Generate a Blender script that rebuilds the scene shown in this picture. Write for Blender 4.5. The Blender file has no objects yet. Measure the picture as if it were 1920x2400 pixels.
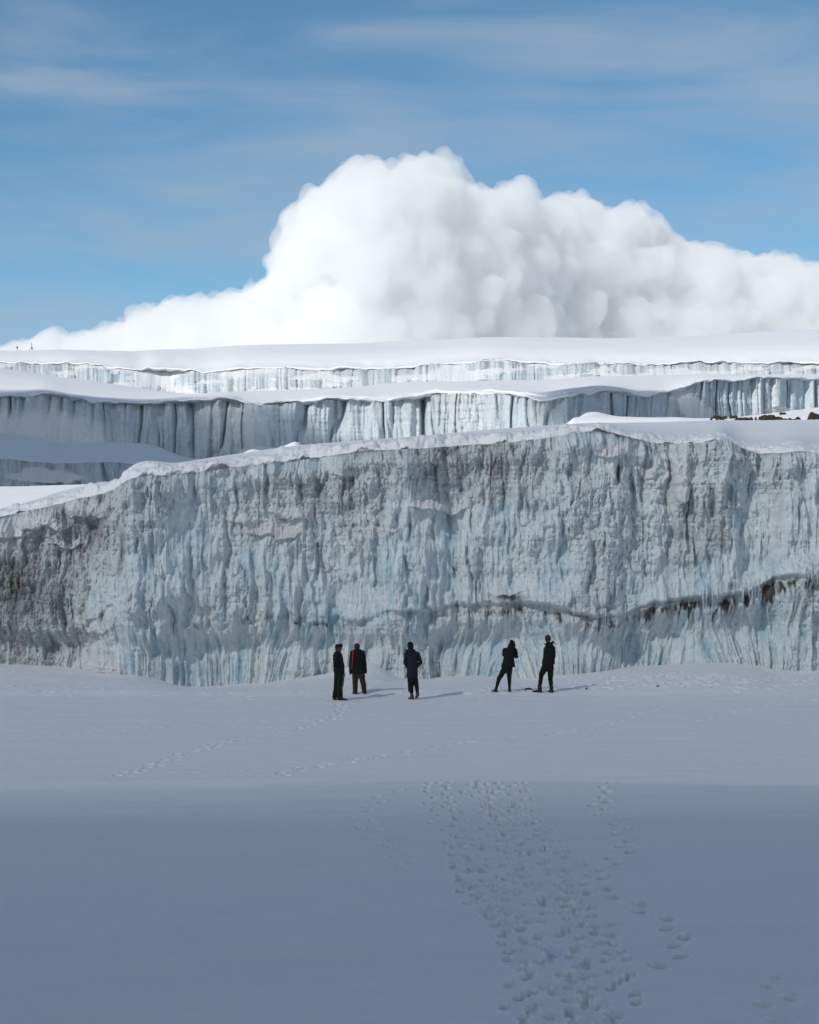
import bpy, math, random
import numpy as np
from mathutils import Vector, Matrix

C = bpy.context.scene
COL = C.collection
R = math.radians
rng = np.random.default_rng(7)

# ------------------------------------------------------------------ camera, sky, sun, exposure
F, HY, EYE = 4667.0, 1238.0, 5.5          # focal length in photo pixels, horizon row, eye height
cam_d = bpy.data.cameras.new('camera')
cam_d.sensor_fit = 'VERTICAL'; cam_d.sensor_height = 36; cam_d.lens = 70
cam_d.shift_y = (HY - 1200) / 2400
cam_d.clip_start = 0.1; cam_d.clip_end = 20000
cam_d.dof.use_dof = False
cam = bpy.data.objects.new('camera', cam_d); COL.objects.link(cam)
cam.location = (0, 0, EYE); cam.rotation_euler = (R(90), 0, 0)
C.camera = cam

SUN_EL, SUN_AZ = R(34), R(48)              # azimuth: degrees behind due left
SUN = Vector((-math.cos(SUN_EL)*math.cos(SUN_AZ), -math.cos(SUN_EL)*math.sin(SUN_AZ), math.sin(SUN_EL)))
sun_d = bpy.data.lights.new('sun', 'SUN'); sun_d.energy = 3.6; sun_d.angle = R(0.5); sun_d.color = (1, .96, .9)
sun = bpy.data.objects.new('sun', sun_d); COL.objects.link(sun)
sun.rotation_euler = SUN.to_track_quat('Z', 'Y').to_euler(); sun.location = (-60, -20, 80)

W = bpy.data.worlds.new('World'); C.world = W; W.use_nodes = True
nt = W.node_tree; nt.nodes.clear()
def N(nt, t, **kw):
    n = nt.nodes.new(t)
    for k, v in kw.items():
        if k.startswith('_'): setattr(n, k[1:], v)
        else: n.inputs[k.replace('__', ' ')].default_value = v
    return n
def L(nt, a, b): nt.links.new(a, b)
sky = N(nt, 'ShaderNodeTexSky', _sky_type='NISHITA', _sun_disc=False, _sun_elevation=SUN_EL,
        _sun_rotation=math.atan2(SUN.x, SUN.y), _altitude=5700, _air_density=1.3, _dust_density=0.1, _ozone_density=2.5)
tc = N(nt, 'ShaderNodeTexCoord')
mp = N(nt, 'ShaderNodeMapping'); mp.inputs['Scale'].default_value = (3.0, 3.0, 17.0); mp.inputs['Rotation'].default_value = (0, R(-5), 0)
L(nt, tc.outputs['Generated'], mp.inputs['Vector'])
nz = N(nt, 'ShaderNodeTexNoise', Scale=1.9, Detail=7.0, Roughness=.52, Distortion=.5)
L(nt, mp.outputs['Vector'], nz.inputs['Vector'])
mp2 = N(nt, 'ShaderNodeMapping'); mp2.inputs['Scale'].default_value = (2.0, 2.0, 5.0); mp2.inputs['Location'].default_value = (.7, .2, .35)
L(nt, tc.outputs['Generated'], mp2.inputs['Vector'])
nz2 = N(nt, 'ShaderNodeTexNoise', Scale=1.6, Detail=2.0)
L(nt, mp2.outputs['Vector'], nz2.inputs['Vector'])
ad = N(nt, 'ShaderNodeMath', _operation='ADD'); L(nt, nz.outputs['Fac'], ad.inputs[0]); L(nt, nz2.outputs['Fac'], ad.inputs[1])
rp = N(nt, 'ShaderNodeMapRange', **{'From__Min': .80, 'From__Max': 1.26, 'To__Min': 0.0, 'To__Max': .62})
rp.interpolation_type = 'SMOOTHSTEP'
L(nt, ad.outputs[0], rp.inputs['Value'])
mx = N(nt, 'ShaderNodeMixRGB', Color2=(4.8, 5.6, 6.8, 1))
hs = N(nt, 'ShaderNodeMixRGB', _blend_type='MULTIPLY', Fac=1.0, Color2=(.96, 1.33, 1.28, 1)); SKYTINT = hs
L(nt, sky.outputs['Color'], hs.inputs['Color1'])
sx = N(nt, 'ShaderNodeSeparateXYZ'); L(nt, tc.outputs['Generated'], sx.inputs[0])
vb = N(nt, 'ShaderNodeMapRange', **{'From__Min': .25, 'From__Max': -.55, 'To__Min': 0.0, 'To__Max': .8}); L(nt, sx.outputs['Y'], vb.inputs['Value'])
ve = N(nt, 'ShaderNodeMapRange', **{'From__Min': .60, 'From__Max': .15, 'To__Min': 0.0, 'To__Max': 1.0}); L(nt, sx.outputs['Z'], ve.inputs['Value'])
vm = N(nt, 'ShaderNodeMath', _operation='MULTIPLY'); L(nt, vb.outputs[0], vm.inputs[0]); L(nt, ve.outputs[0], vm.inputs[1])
am = N(nt, 'ShaderNodeMath', _operation='MAXIMUM'); L(nt, rp.outputs['Result'], am.inputs[0]); am.inputs[1].default_value = 0
L(nt, am.outputs[0], mx.inputs['Fac']); L(nt, hs.outputs['Color'], mx.inputs['Color1'])
mv = N(nt, 'ShaderNodeMixRGB', Color2=(8.6, 9.0, 9.6, 1)); L(nt, vm.outputs[0], mv.inputs['Fac']); L(nt, mx.outputs['Color'], mv.inputs['Color1'])  # bright veil added low behind the camera to lift light on the ice wall
bg = N(nt, 'ShaderNodeBackground', Strength=0.081); out = N(nt, 'ShaderNodeOutputWorld')
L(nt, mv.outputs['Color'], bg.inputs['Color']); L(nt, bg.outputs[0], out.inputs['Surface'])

C.view_settings.view_transform = 'Standard'; C.view_settings.look = 'None'
C.view_settings.gamma = 1; C.view_settings.exposure = 0
C.view_settings.use_curve_mapping = False
C.render.engine = 'CYCLES'
C.cycles.use_denoising = True
C.cycles.max_bounces = 16; C.cycles.diffuse_bounces = 2; C.cycles.glossy_bounces = 2
C.cycles.transmission_bounces = 2; C.cycles.volume_bounces = 14; C.cycles.transparent_max_bounces = 12

# ------------------------------------------------------------------ numpy noise
def _h(ix, iy, iz, seed):
    h = (ix.astype(np.uint32)*np.uint32(374761393)) ^ (iy.astype(np.uint32)*np.uint32(668265263)) ^ (iz.astype(np.uint32)*np.uint32(2147483647 ^ 0x5bd1e995)) ^ np.uint32((seed*2654435761) & 0xffffffff)
    h = (h ^ (h >> np.uint32(13)))*np.uint32(1274126177)
    h = (h ^ (h >> np.uint32(15)))*np.uint32(2246822519)
    return ((h ^ (h >> np.uint32(16))) & np.uint32(0xffffff)).astype(np.float32)/8388607.5 - 1
def vn(x, y, z=None, seed=0):
    x = np.asarray(x, np.float64); y = np.asarray(y, np.float64)
    x, y = np.broadcast_arrays(x, y)
    def sp(a):
        i = np.floor(a); f = (a-i).astype(np.float32); return i.astype(np.int64), f*f*f*(f*(f*6-15)+10)
    ix, fx = sp(x); iy, fy = sp(y)
    def plane(iz):
        a = _h(ix, iy, iz, seed); b = _h(ix+1, iy, iz, seed); c = _h(ix, iy+1, iz, seed); d = _h(ix+1, iy+1, iz, seed)
        return (a+(b-a)*fx)*(1-fy)+(c+(d-c)*fx)*fy
    if z is None: return plane(np.zeros_like(ix))
    iz, fz = sp(np.broadcast_to(np.asarray(z, np.float64), x.shape))
    return plane(iz)*(1-fz)+plane(iz+1)*fz
def fbm(x, y, z=None, o=4, seed=0, g=.5, billow=False):
    s = 0; a = 1; t = 0
    for k in range(o):
        m = 2.0**k*(1.0+.03*k)
        n = vn(x*m+k*17.3, y*m+k*9.1, None if z is None else z*m, seed+k*31)
        s = s + a*(np.abs(n)*2-.6 if billow else n); t += a; a *= g
    return s/t
def wor(x, y, seed=0):
    """cellular noise: distance to the nearest jittered cell point"""
    x, y = np.broadcast_arrays(np.asarray(x, float), np.asarray(y, float)); ix = np.floor(x).astype(np.int64); iy = np.floor(y).astype(np.int64)
    best = np.full(x.shape, 9.0)
    for dx in (-1, 0, 1):
        for dy in (-1, 0, 1):
            a, b = ix+dx, iy+dy; z0 = np.zeros_like(a)
            d = (a+.5+.45*_h(a, b, z0, seed)-x)**2+(b+.5+.45*_h(a, b, z0, seed+7)-y)**2
            best = np.minimum(best, d)
    return np.sqrt(best)
def knobs(x, y, seed=0):
    return np.sqrt(np.maximum(0, 1.15-wor(x, y, seed)**2))
def sstep(a, b, x):
    t = np.clip((np.asarray(x, np.float64)-a)/(b-a), 0, 1); return t*t*(3-2*t)
def crv(pts):
    xs = np.array([p[0] for p in pts], float); ys = np.array([p[1] for p in pts], float)
    m = np.gradient(ys, xs)
    def f(x):
        x = np.asarray(x, float); i = np.clip(np.searchsorted(xs, x)-1, 0, len(xs)-2)
        h = xs[i+1]-xs[i]; t = np.clip((x-xs[i])/h, 0, 1)
        v = (2*t**3-3*t**2+1)*ys[i]+(t**3-2*t**2+t)*h*m[i]+(-2*t**3+3*t**2)*ys[i+1]+(t**3-t**2)*h*m[i+1]
        return v
    return f
def zat(py, Y): return EYE-(np.asarray(py)-HY)/F*Y

# ------------------------------------------------------------------ mesh helpers
def mesh_from(name, V, Fc, mat=None, parent=None, smooth=True, attrs=None, quads=True):
    me = bpy.data.meshes.new(name)
    V = np.ascontiguousarray(V, np.float32).reshape(-1, 3)
    me.vertices.add(len(V)); me.vertices.foreach_set('co', V.ravel())
    Fc = np.asarray(Fc, np.int32); n = Fc.shape[1]
    me.loops.add(Fc.size); me.loops.foreach_set('vertex_index', Fc.ravel())
    me.polygons.add(len(Fc)); me.polygons.foreach_set('loop_start', np.arange(0, Fc.size, n, dtype=np.int32))
    me.polygons.foreach_set('use_smooth', np.full(len(Fc), smooth))
    if attrs:
        for k, a in attrs.items():
            at = me.attributes.new(k, 'FLOAT', 'POINT'); at.data.foreach_set('value', np.ascontiguousarray(a, np.float32).ravel())
    me.update(calc_edges=True)
    if mat: me.materials.append(mat)
    o = bpy.data.objects.new(name, me); COL.objects.link(o)
    if parent: o.parent = parent
    return o
def grid(name, X, Y, Z, mat, attrs=None, parent=None):
    r, c = X.shape
    i = np.arange(r*c).reshape(r, c)
    Fc = np.stack([i[:-1, :-1], i[:-1, 1:], i[1:, 1:], i[1:, :-1]], -1).reshape(-1, 4)
    return mesh_from(name, np.stack([X, Y, Z], -1), Fc, mat, parent, attrs=attrs)
def struct(o, label=None):
    o['kind'] = 'structure'
    return o
def tag(o, label, cat, group=None):
    o['label'] = label; o['category'] = cat
    if group: o['group'] = group
    return o
def cols(step, lo=-60, hi=1980, far=2600, n_out=70):
    a = np.arange(lo, hi+step, step)
    q = np.linspace(0, 1, n_out)[1:]**1.7*far
    return np.concatenate([(lo-q)[::-1], a, hi+q])
def catmull(rows, n):
    """rows: list of arrays (k control rows); n: list of subdivisions per band -> stacked rows"""
    P = [2*rows[0]-rows[1]]+list(rows)+[2*rows[-1]-rows[-2]]; out = []
    for i in range(len(rows)-1):
        p0, p1, p2, p3 = P[i:i+4]
        for t in np.linspace(0, 1, n[i], endpoint=False):
            out.append(.5*((2*p1)+(-p0+p2)*t+(2*p0-5*p1+4*p2-p3)*t*t+(-p0+3*p1-3*p2+p3)*t**3))
    out.append(rows[-1]); return np.array(out)
def linrows(rows, n):
    out = []
    for i in range(len(rows)-1):
        for t in np.linspace(0, 1, n[i], endpoint=False): out.append(rows[i]*(1-t)+rows[i+1]*t)
    out.append(rows[-1]); return np.array(out)

# ------------------------------------------------------------------ materials
def newmat(name):
    m = bpy.data.materials.new(name); m.use_nodes = True; nt = m.node_tree
    return m, nt, nt.nodes['Principled BSDF']
def snow_mat(name, base=(.80, .815, .84), bs=6.0, bd=.03, rough=.65, big=1.2, bigd=.05):
    m, nt, p = newmat(name)
    tc = N(nt, 'ShaderNodeTexCoord')
    n1 = N(nt, 'ShaderNodeTexNoise', Scale=bs, Detail=5.0, Roughness=.6); L(nt, tc.outputs['Object'], n1.inputs['Vector'])
    mp = N(nt, 'ShaderNodeMapping'); mp.inputs['Scale'].default_value = (.35, 1, 1); L(nt, tc.outputs['Object'], mp.inputs['Vector'])
    n2 = N(nt, 'ShaderNodeTexNoise', Scale=big, Detail=4.0); L(nt, mp.outputs[0], n2.inputs['Vector'])
    b1 = N(nt, 'ShaderNodeBump', Strength=1.0, Distance=bd); L(nt, n1.outputs['Fac'], b1.inputs['Height'])
    b2 = N(nt, 'ShaderNodeBump', Strength=1.0, Distance=bigd); L(nt, n2.outputs['Fac'], b2.inputs['Height']); L(nt, b1.outputs[0], b2.inputs['Normal'])
    L(nt, b2.outputs[0], p.inputs['Normal'])
    cr = N(nt, 'ShaderNodeMixRGB', Color1=(base[0]*.95, base[1]*.955, base[2]*.96, 1), Color2=(*base, 1)); L(nt, n2.outputs['Fac'], cr.inputs['Fac'])
    L(nt, cr.outputs[0], p.inputs['Base Color'])
    p.inputs['Roughness'].default_value = rough; p.inputs['Specular IOR Level'].default_value = .25
    return m
M_snow = snow_mat('packed_snow', bs=9.0, bd=.012, big=.9, bigd=.05)
M_snow_far = snow_mat('far_snow', bs=1.2, bd=.05, big=.15, bigd=.25)
def ice_mat(name, clean, blue, grit, silt, s=1.0, rough=.38):
    """clean rime / blue ice / grit / silt mixed by attributes blue, dirt, silt, snow plus fine noise"""
    m, nt, p = newmat(name)
    tc = N(nt, 'ShaderNodeTexCoord')
    mp = N(nt, 'ShaderNodeMapping'); mp.inputs['Scale'].default_value = (1, 1, .35); L(nt, tc.outputs['Object'], mp.inputs['Vector'])
    nf = N(nt, 'ShaderNodeTexNoise', Scale=8.0*s, Detail=8.0, Roughness=.78); L(nt, mp.outputs[0], nf.inputs['Vector'])
    ni = N(nt, 'ShaderNodeTexNoise', Scale=16.0*s, Detail=5.0, Roughness=.7); L(nt, tc.outputs['Object'], ni.inputs['Vector'])
    def attr(n): return N(nt, 'ShaderNodeAttribute', _attribute_name=n).outputs['Fac']
    def jit(a, k, nz):      # attribute roughened by noise
        m1 = N(nt, 'ShaderNodeMath', _operation='MULTIPLY_ADD'); L(nt, nz, m1.inputs[0]); m1.inputs[1].default_value = k; L(nt, a, m1.inputs[2])
        m2 = N(nt, 'ShaderNodeMath', _operation='SUBTRACT', _use_clamp=True); L(nt, m1.outputs[0], m2.inputs[0]); m2.inputs[1].default_value = k*.5
        return m2.outputs[0]
    def mix(f, a, b):
        x = N(nt, 'ShaderNodeMixRGB'); L(nt, f, x.inputs['Fac'])
        for v, i in ((a, 'Color1'), (b, 'Color2')):
            if isinstance(v, tuple): x.inputs[i].default_value = (*v, 1)
            else: L(nt, v, x.inputs[i])
        return x.outputs[0]
    c = mix(jit(attr('blue'), 1.5, nf.outputs['Fac']), clean, blue)
    dj = jit(attr('dirt'), 1.9, nf.outputs['Fac'])
    dm = N(nt, 'ShaderNodeMath', _operation='MULTIPLY'); L(nt, dj, dm.inputs[0]); L(nt, N(nt, 'ShaderNodeMath', _operation='MINIMUM').outputs[0], dm.inputs[1])
    mn = dm.inputs[1].links[0].from_node; L(nt, attr('dirt'), mn.inputs[0]); mn.inputs[1].default_value = 1.0
    sc2 = N(nt, 'ShaderNodeMath', _operation='MULTIPLY', _use_clamp=True); L(nt, dm.outputs[0], sc2.inputs[0]); sc2.inputs[1].default_value = 1.5
    c = mix(sc2.outputs[0], c, grit)
    sj = N(nt, 'ShaderNodeMath', _operation='MULTIPLY', _use_clamp=True); L(nt, jit(attr('silt'), 1.2, nf.outputs['Fac']), sj.inputs[0]); L(nt, attr('silt'), sj.inputs[1])
    s3 = N(nt, 'ShaderNodeMath', _operation='MULTIPLY', _use_clamp=True); L(nt, sj.outputs[0], s3.inputs[0]); s3.inputs[1].default_value = 1.6
    c = mix(s3.outputs[0], c, silt)
    c = mix(attr('snow'), c, (.86, .875, .9))
    fc = N(nt, 'ShaderNodeMapRange', **{'From__Min': .3, 'From__Max': .65, 'To__Min': .86, 'To__Max': 1.08}); L(nt, ni.outputs['Fac'], fc.inputs['Value'])
    fm = N(nt, 'ShaderNodeMixRGB', _blend_type='MULTIPLY', Fac=1.0); L(nt, c, fm.inputs['Color1']); L(nt, fc.outputs[0], fm.inputs['Color2']); c = fm.outputs[0]
    L(nt, c, p.inputs['Base Color'])
    rr = N(nt, 'ShaderNodeMapRange', **{'To__Min': rough, 'To__Max': .7}); L(nt, ni.outputs['Fac'], rr.inputs['Value']); L(nt, rr.outputs[0], p.inputs['Roughness'])
    p.inputs['Specular IOR Level'].default_value = .45
    b1 = N(nt, 'ShaderNodeBump', Strength=1.0, Distance=.08/s); L(nt, ni.outputs['Fac'], b1.inputs['Height'])
    b2 = N(nt, 'ShaderNodeBump', Strength=1.0, Distance=.06/s); L(nt, nf.outputs['Fac'], b2.inputs['Height']); L(nt, b1.outputs[0], b2.inputs['Normal'])
    L(nt, b2.outputs[0], p.inputs['Normal'])
    return m
M_ice = ice_mat('weathered_ice', (.86, .945, .98), (.44, .67, .79), (.37, .385, .40), (.095, .085, .075))
M_ice_far = ice_mat('far_ice', (.80, .83, .85), (.55, .70, .78), (.38, .39, .40), (.14, .13, .12), s=.35)
def plain(name, col, rough=.8, bump=0, bs=60, spec=.3, var=.25):
    m, nt, p = newmat(name)
    tc = N(nt, 'ShaderNodeTexCoord')
    n1 = N(nt, 'ShaderNodeTexNoise', Scale=bs, Detail=4.0); L(nt, tc.outputs['Object'], n1.inputs['Vector'])
    x = N(nt, 'ShaderNodeMixRGB', Color1=(*[c*(1-var) for c in col], 1), Color2=(*[min(1, c*(1+var)) for c in col], 1)); L(nt, n1.outputs['Fac'], x.inputs['Fac'])
    L(nt, x.outputs[0], p.inputs['Base Color'])
    p.inputs['Roughness'].default_value = rough; p.inputs['Specular IOR Level'].default_value = spec
    if bump:
        b = N(nt, 'ShaderNodeBump', Strength=1.0, Distance=bump); L(nt, n1.outputs['Fac'], b.inputs['Height']); L(nt, b.outputs[0], p.inputs['Normal'])
    return m

# ------------------------------------------------------------------ control curves (photo px -> row), turned into real heights by distance
foot_py = crv([(-400, 1545), (0, 1552), (100, 1557), (200, 1562), (290, 1572), (360, 1584), (430, 1602), (500, 1603), (560, 1598), (640, 1591), (700, 1582),
               (760, 1575), (830, 1568), (880, 1568), (925, 1582), (1000, 1586), (1060, 1580), (1120, 1578), (1200, 1585), (1240, 1587), (1300, 1581), (1400, 1570), (1500, 1557), (1600, 1552),
               (1700, 1550), (1760, 1553), (1820, 1566), (1920, 1567), (2300, 1560)])
lip_py = crv([(-400, 1290), (-100, 1232), (0, 1216), (100, 1196), (200, 1174), (285, 1150), (310, 1134), (430, 1118), (600, 1096), (740, 1080), (860, 1064), (960, 1061), (1100, 1051),
              (1200, 1044), (1250, 1037), (1330, 1025), (1400, 1018), (1450, 1030), (1530, 1045), (1640, 1045), (1700, 1040), (1725, 1058), (1800, 1070), (1870, 1064), (1920, 1074), (2300, 1065)])
ledge_py = crv([(-400, 1440), (0, 1440), (200, 1452), (290, 1432), (371, 1466), (430, 1440), (560, 1424), (640, 1427), (770, 1436), (840, 1448), (922, 1430), (1011, 1434), (1085, 1427), (1170, 1417), (1271, 1418),
                (1336, 1432), (1391, 1441), (1447, 1437), (1503, 1414), (1595, 1403), (1688, 1395), (1759, 1379), (1799, 1358), (1920, 1350), (2300, 1360)])
plan_Y = crv([(-400, 80.9), (-100, 80.2), (60, 80.1), (150, 80.1), (225, 79.6), (262, 78.7), (296, 77.5), (312, 77.1), (360, 77.0), (480, 77.5), (620, 78.0), (760, 78.2), (880, 77.6), (960, 77.4), (1060, 78.2), (1180, 77.8),
              (1300, 77.2), (1420, 77.8), (1560, 78.2), (1680, 77.7), (1770, 78.3), (1840, 77.4), (1920, 77.3), (2300, 78)])
def cliff_base_Y(px): return plan_Y(px)
def foot_z(px): return zat(foot_py(px), cliff_base_Y(px))
def pxof(X, Y): return 960+F*X/np.maximum(Y, 12)

# ------------------------------------------------------------------ near snow ground
crest_Y = crv([(-200, 42.3), (0, 42.3), (300, 42.1), (700, 41.5), (1000, 40.4), (1400, 39.5), (1920, 38.9), (2200, 38.7)])
crest_z = crv([(-200, .06), (0, .10), (500, .22), (1000, .38), (1900, .46), (2200, .46)])
def ground_z(X, Y):
    X = np.asarray(X, float); Y = np.asarray(Y, float)
    px = pxof(X, Y)
    yc = crest_Y(np.clip(px, -200, 2200))
    zc = crest_z(np.clip(px, -200, 2200))
    d = yc-Y
    fore = zc-.034*np.clip(d, 0, 40)*sstep(0, 2.5, d)
    back = zc*np.exp(-np.clip(-d, 0, 60)/1.1)
    z = np.where(d > 0, fore, back)
    z = np.where(Y < 5, np.maximum(z, -1.0), z)
    fz = foot_z(np.clip(px, -400, 2300)); fy = cliff_base_Y(np.clip(px, -400, 2300))
    t = sstep(0, 1, (Y-64.5)/(fy-1.2-64.5))
    z = z*(1-t)+fz*t
    # drifts: raised tongue of snow before the wall
    z = z+.10*sstep(65.0, 66.5, Y)*sstep(75, 70, Y)
    z = z+.30*np.exp(-((px-860)/60)**2)*sstep(73, 77, Y)
    z = z+.12*np.exp(-((px-1560)/260)**2-((Y-71)/4)**2)
    z = z+.10*np.exp(-((px-110)/120)**2-((Y-71.5)/2)**2)
    z = z+.06*fbm(X*.12, Y*.10, o=3, seed=5)*sstep(25, 60, Y)+.018*fbm(X*.5, Y*.9, o=3, seed=6)*sstep(42, 60, Y)
    return z
cs = cols(2.2)
Yr = np.concatenate([np.linspace(-160, 8, 25)[:-1], np.linspace(8, 20.5, 26)[:-1], np.arange(20.5, 44, .05), np.arange(44, 64, .085), np.arange(64, 82, .075)])
PX, YY = np.meshgrid(cs, Yr)
XX = (PX-960)/F*np.maximum(YY, 12)*np.where(YY < 12, 1+(12-YY)*.02, 1)
ZZ = ground_z(XX, YY)
# small surface relief
wn = sstep(63.5, 66, YY)
ZZ += .010*fbm(XX*2.2, YY*1.4, o=4, seed=11)*(.35+1.3*wn)
ZZ += .014*fbm(XX*.35+.3*YY, YY*2.6, o=4, seed=15)*(YY > 18)
ZZ += .03*np.maximum(0, fbm(XX*1.3, YY*.8, o=4, seed=14))*wn
# footprints
prints = []
def gY(px, py, z=0):
    Y = (EYE-z)*F/(py-HY)
    for _ in range(8):
        X = (px-960)/F*Y; Y = (EYE-float(ground_z(X, Y)))*F/(py-HY)
    return (px-960)/F*Y, Y
def strand(pts, step=.50, gap=.16, depth=.055, w=.075, l=.15, jit=.04):
    P = [np.array(gY(*p)) for p in pts]; side = 1; acc = 0
    for a, b in zip(P[:-1], P[1:]):
        d = b-a; ln = np.linalg.norm(d)
        if ln < 1e-6: continue
        u = d/ln; nrm = np.array([-u[1], u[0]])
        t = acc
        while t < ln:
            q = a+u*t+nrm*side*gap*.6+rng.normal(0, jit, 2)
            prints.append((q[0], q[1], math.atan2(u[1], u[0])+rng.normal(0, .15), depth*rng.uniform(.6, 1.2), w, l)); side = -side; t += step*rng.uniform(.85, 1.15)
        acc = t-ln
def zz(x, y): return (780+x/1.513, 1790+y/1.513)
strand([zz(*p) for p in [(960, 95), (975, 130), (935, 155), (1000, 200), (1030, 235), (1020, 275), (1040, 310), (1000, 345), (950, 385), (920, 425), (865, 468), (820, 497), (750, 540)]], depth=.24, w=.085, l=.15)
strand([zz(*p) for p in [(950, 450), (1030, 490), (1105, 520), (1160, 548), (1205, 580), (1240, 640), (1225, 670), (1160, 700), (1230, 735)]], depth=.24, w=.085, l=.15)
strand([zz(*p) for p in [(1545, 755), (1580, 800), (1600, 830), (1650, 815)]], depth=.07)
strand([zz(*p) for p in [(1490, 860), (1540, 893), (1620, 908), (1640, 940)]], depth=.07)
strand([zz(*p) for p in [(200, 100), (120, 160), (90, 190), (150, 240), (200, 270), (220, 300), (260, 350), (270, 390)]], depth=.03)
swL = crv([(1835, 995), (1900, 1015), (2000, 1070), (2100, 1085), (2200, 1150), (2300, 1180), (2460, 1200)])
swR = crv([(1835, 1240), (1900, 1290), (2000, 1330), (2100, 1370), (2200, 1430), (2300, 1480), (2460, 1500)])
for k in range(10):
    f0 = (k+.5)/10; ph = rng.uniform(0, 6)
    strand([(swL(y)+(swR(y)-swL(y))*np.clip(f0+.13*math.sin(y*.013+ph), 0.02, .98), y) for y in range(1836, 2460, 26)], depth=rng.uniform(.09, .16), w=.064, l=.13, jit=.09)
mid = dict(depth=.032, w=.09, l=.17, step=.55)
strand([(-30, 1731), (100, 1726), (200, 1718), (400, 1703), (560, 1692), (780, 1687), (1035, 1681)], **mid)
strand([(285, 1818), (340, 1796), (390, 1781), (460, 1760), (520, 1742), (620, 1722), (700, 1710), (760, 1690), (800, 1665), (815, 1645)], **mid)
strand([(300, 1812), (390, 1785), (470, 1757), (560, 1733)], **mid)
strand([(785, 1690), (800, 1665), (790, 1648)], **mid)
strand([(640, 1822), (700, 1800), (780, 1790), (850, 1781), (930, 1768), (1000, 1757), (1110, 1737)], **mid)
strand([(670, 1815), (760, 1793), (860, 1777), (950, 1766)], **mid)
strand([(1150, 1730), (1300, 1722), (1350, 1712), (1430, 1696), (1500, 1672), (1600, 1655), (1720, 1648)], **mid)
strand([(400, 1812), (520, 1808), (620, 1806)], depth=.025, w=.08, l=.16)
strand([(1640, 1690), (1720, 1668), (1900, 1640), (1960, 1636)], **mid)
strand([(300, 1625), (420, 1618), (560, 1612), (700, 1612)], **mid)
strand([(900, 1630), (980, 1626), (1100, 1629)], **mid)
for k in range(330):
    if k < 240: px, py = rng.uniform(1330, 1930), rng.triangular(1562, 1592, 1628)
    else: px, py = rng.uniform(-20, 1330), rng.uniform(1600, 1640)
    X, Y = gY(px, py)
    if Y > cliff_base_Y(px)-1.0: continue
    prints.append((X, Y, rng.uniform(0, 3.1), rng.uniform(.03, .07)*(1 if k < 240 else .5), .10, .17))
DN = np.zeros_like(ZZ)
for (fx, fy, ang, dep, w, l) in prints:
    r0, r1 = np.searchsorted(Yr, [fy-.6, fy+.6])
    if r1 <= r0: continue
    c0, c1 = np.searchsorted(cs, [pxof(fx-.6, fy), pxof(fx+.6, fy)])
    sl = (slice(r0, r1), slice(max(c0, 0), c1))
    dx = XX[sl]-fx; dy = YY[sl]-fy
    u = (dx*math.cos(ang)+dy*math.sin(ang))/l; v = (-dx*math.sin(ang)+dy*math.cos(ang))/w
    rr = np.sqrt(u*u+v*v)
    DN[sl] = np.minimum(DN[sl], -dep*(1-sstep(.75, 1.15, rr))*(1+.25*np.sin(u*5+fx)))
    ZZ[sl] += min(dep, .07)*.28*np.exp(-((rr-1.45)/.28)**2)
ZZ += DN
struct(grid('snow_ground', XX, YY, ZZ, M_snow))
del XX, YY, ZZ, PX

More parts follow.
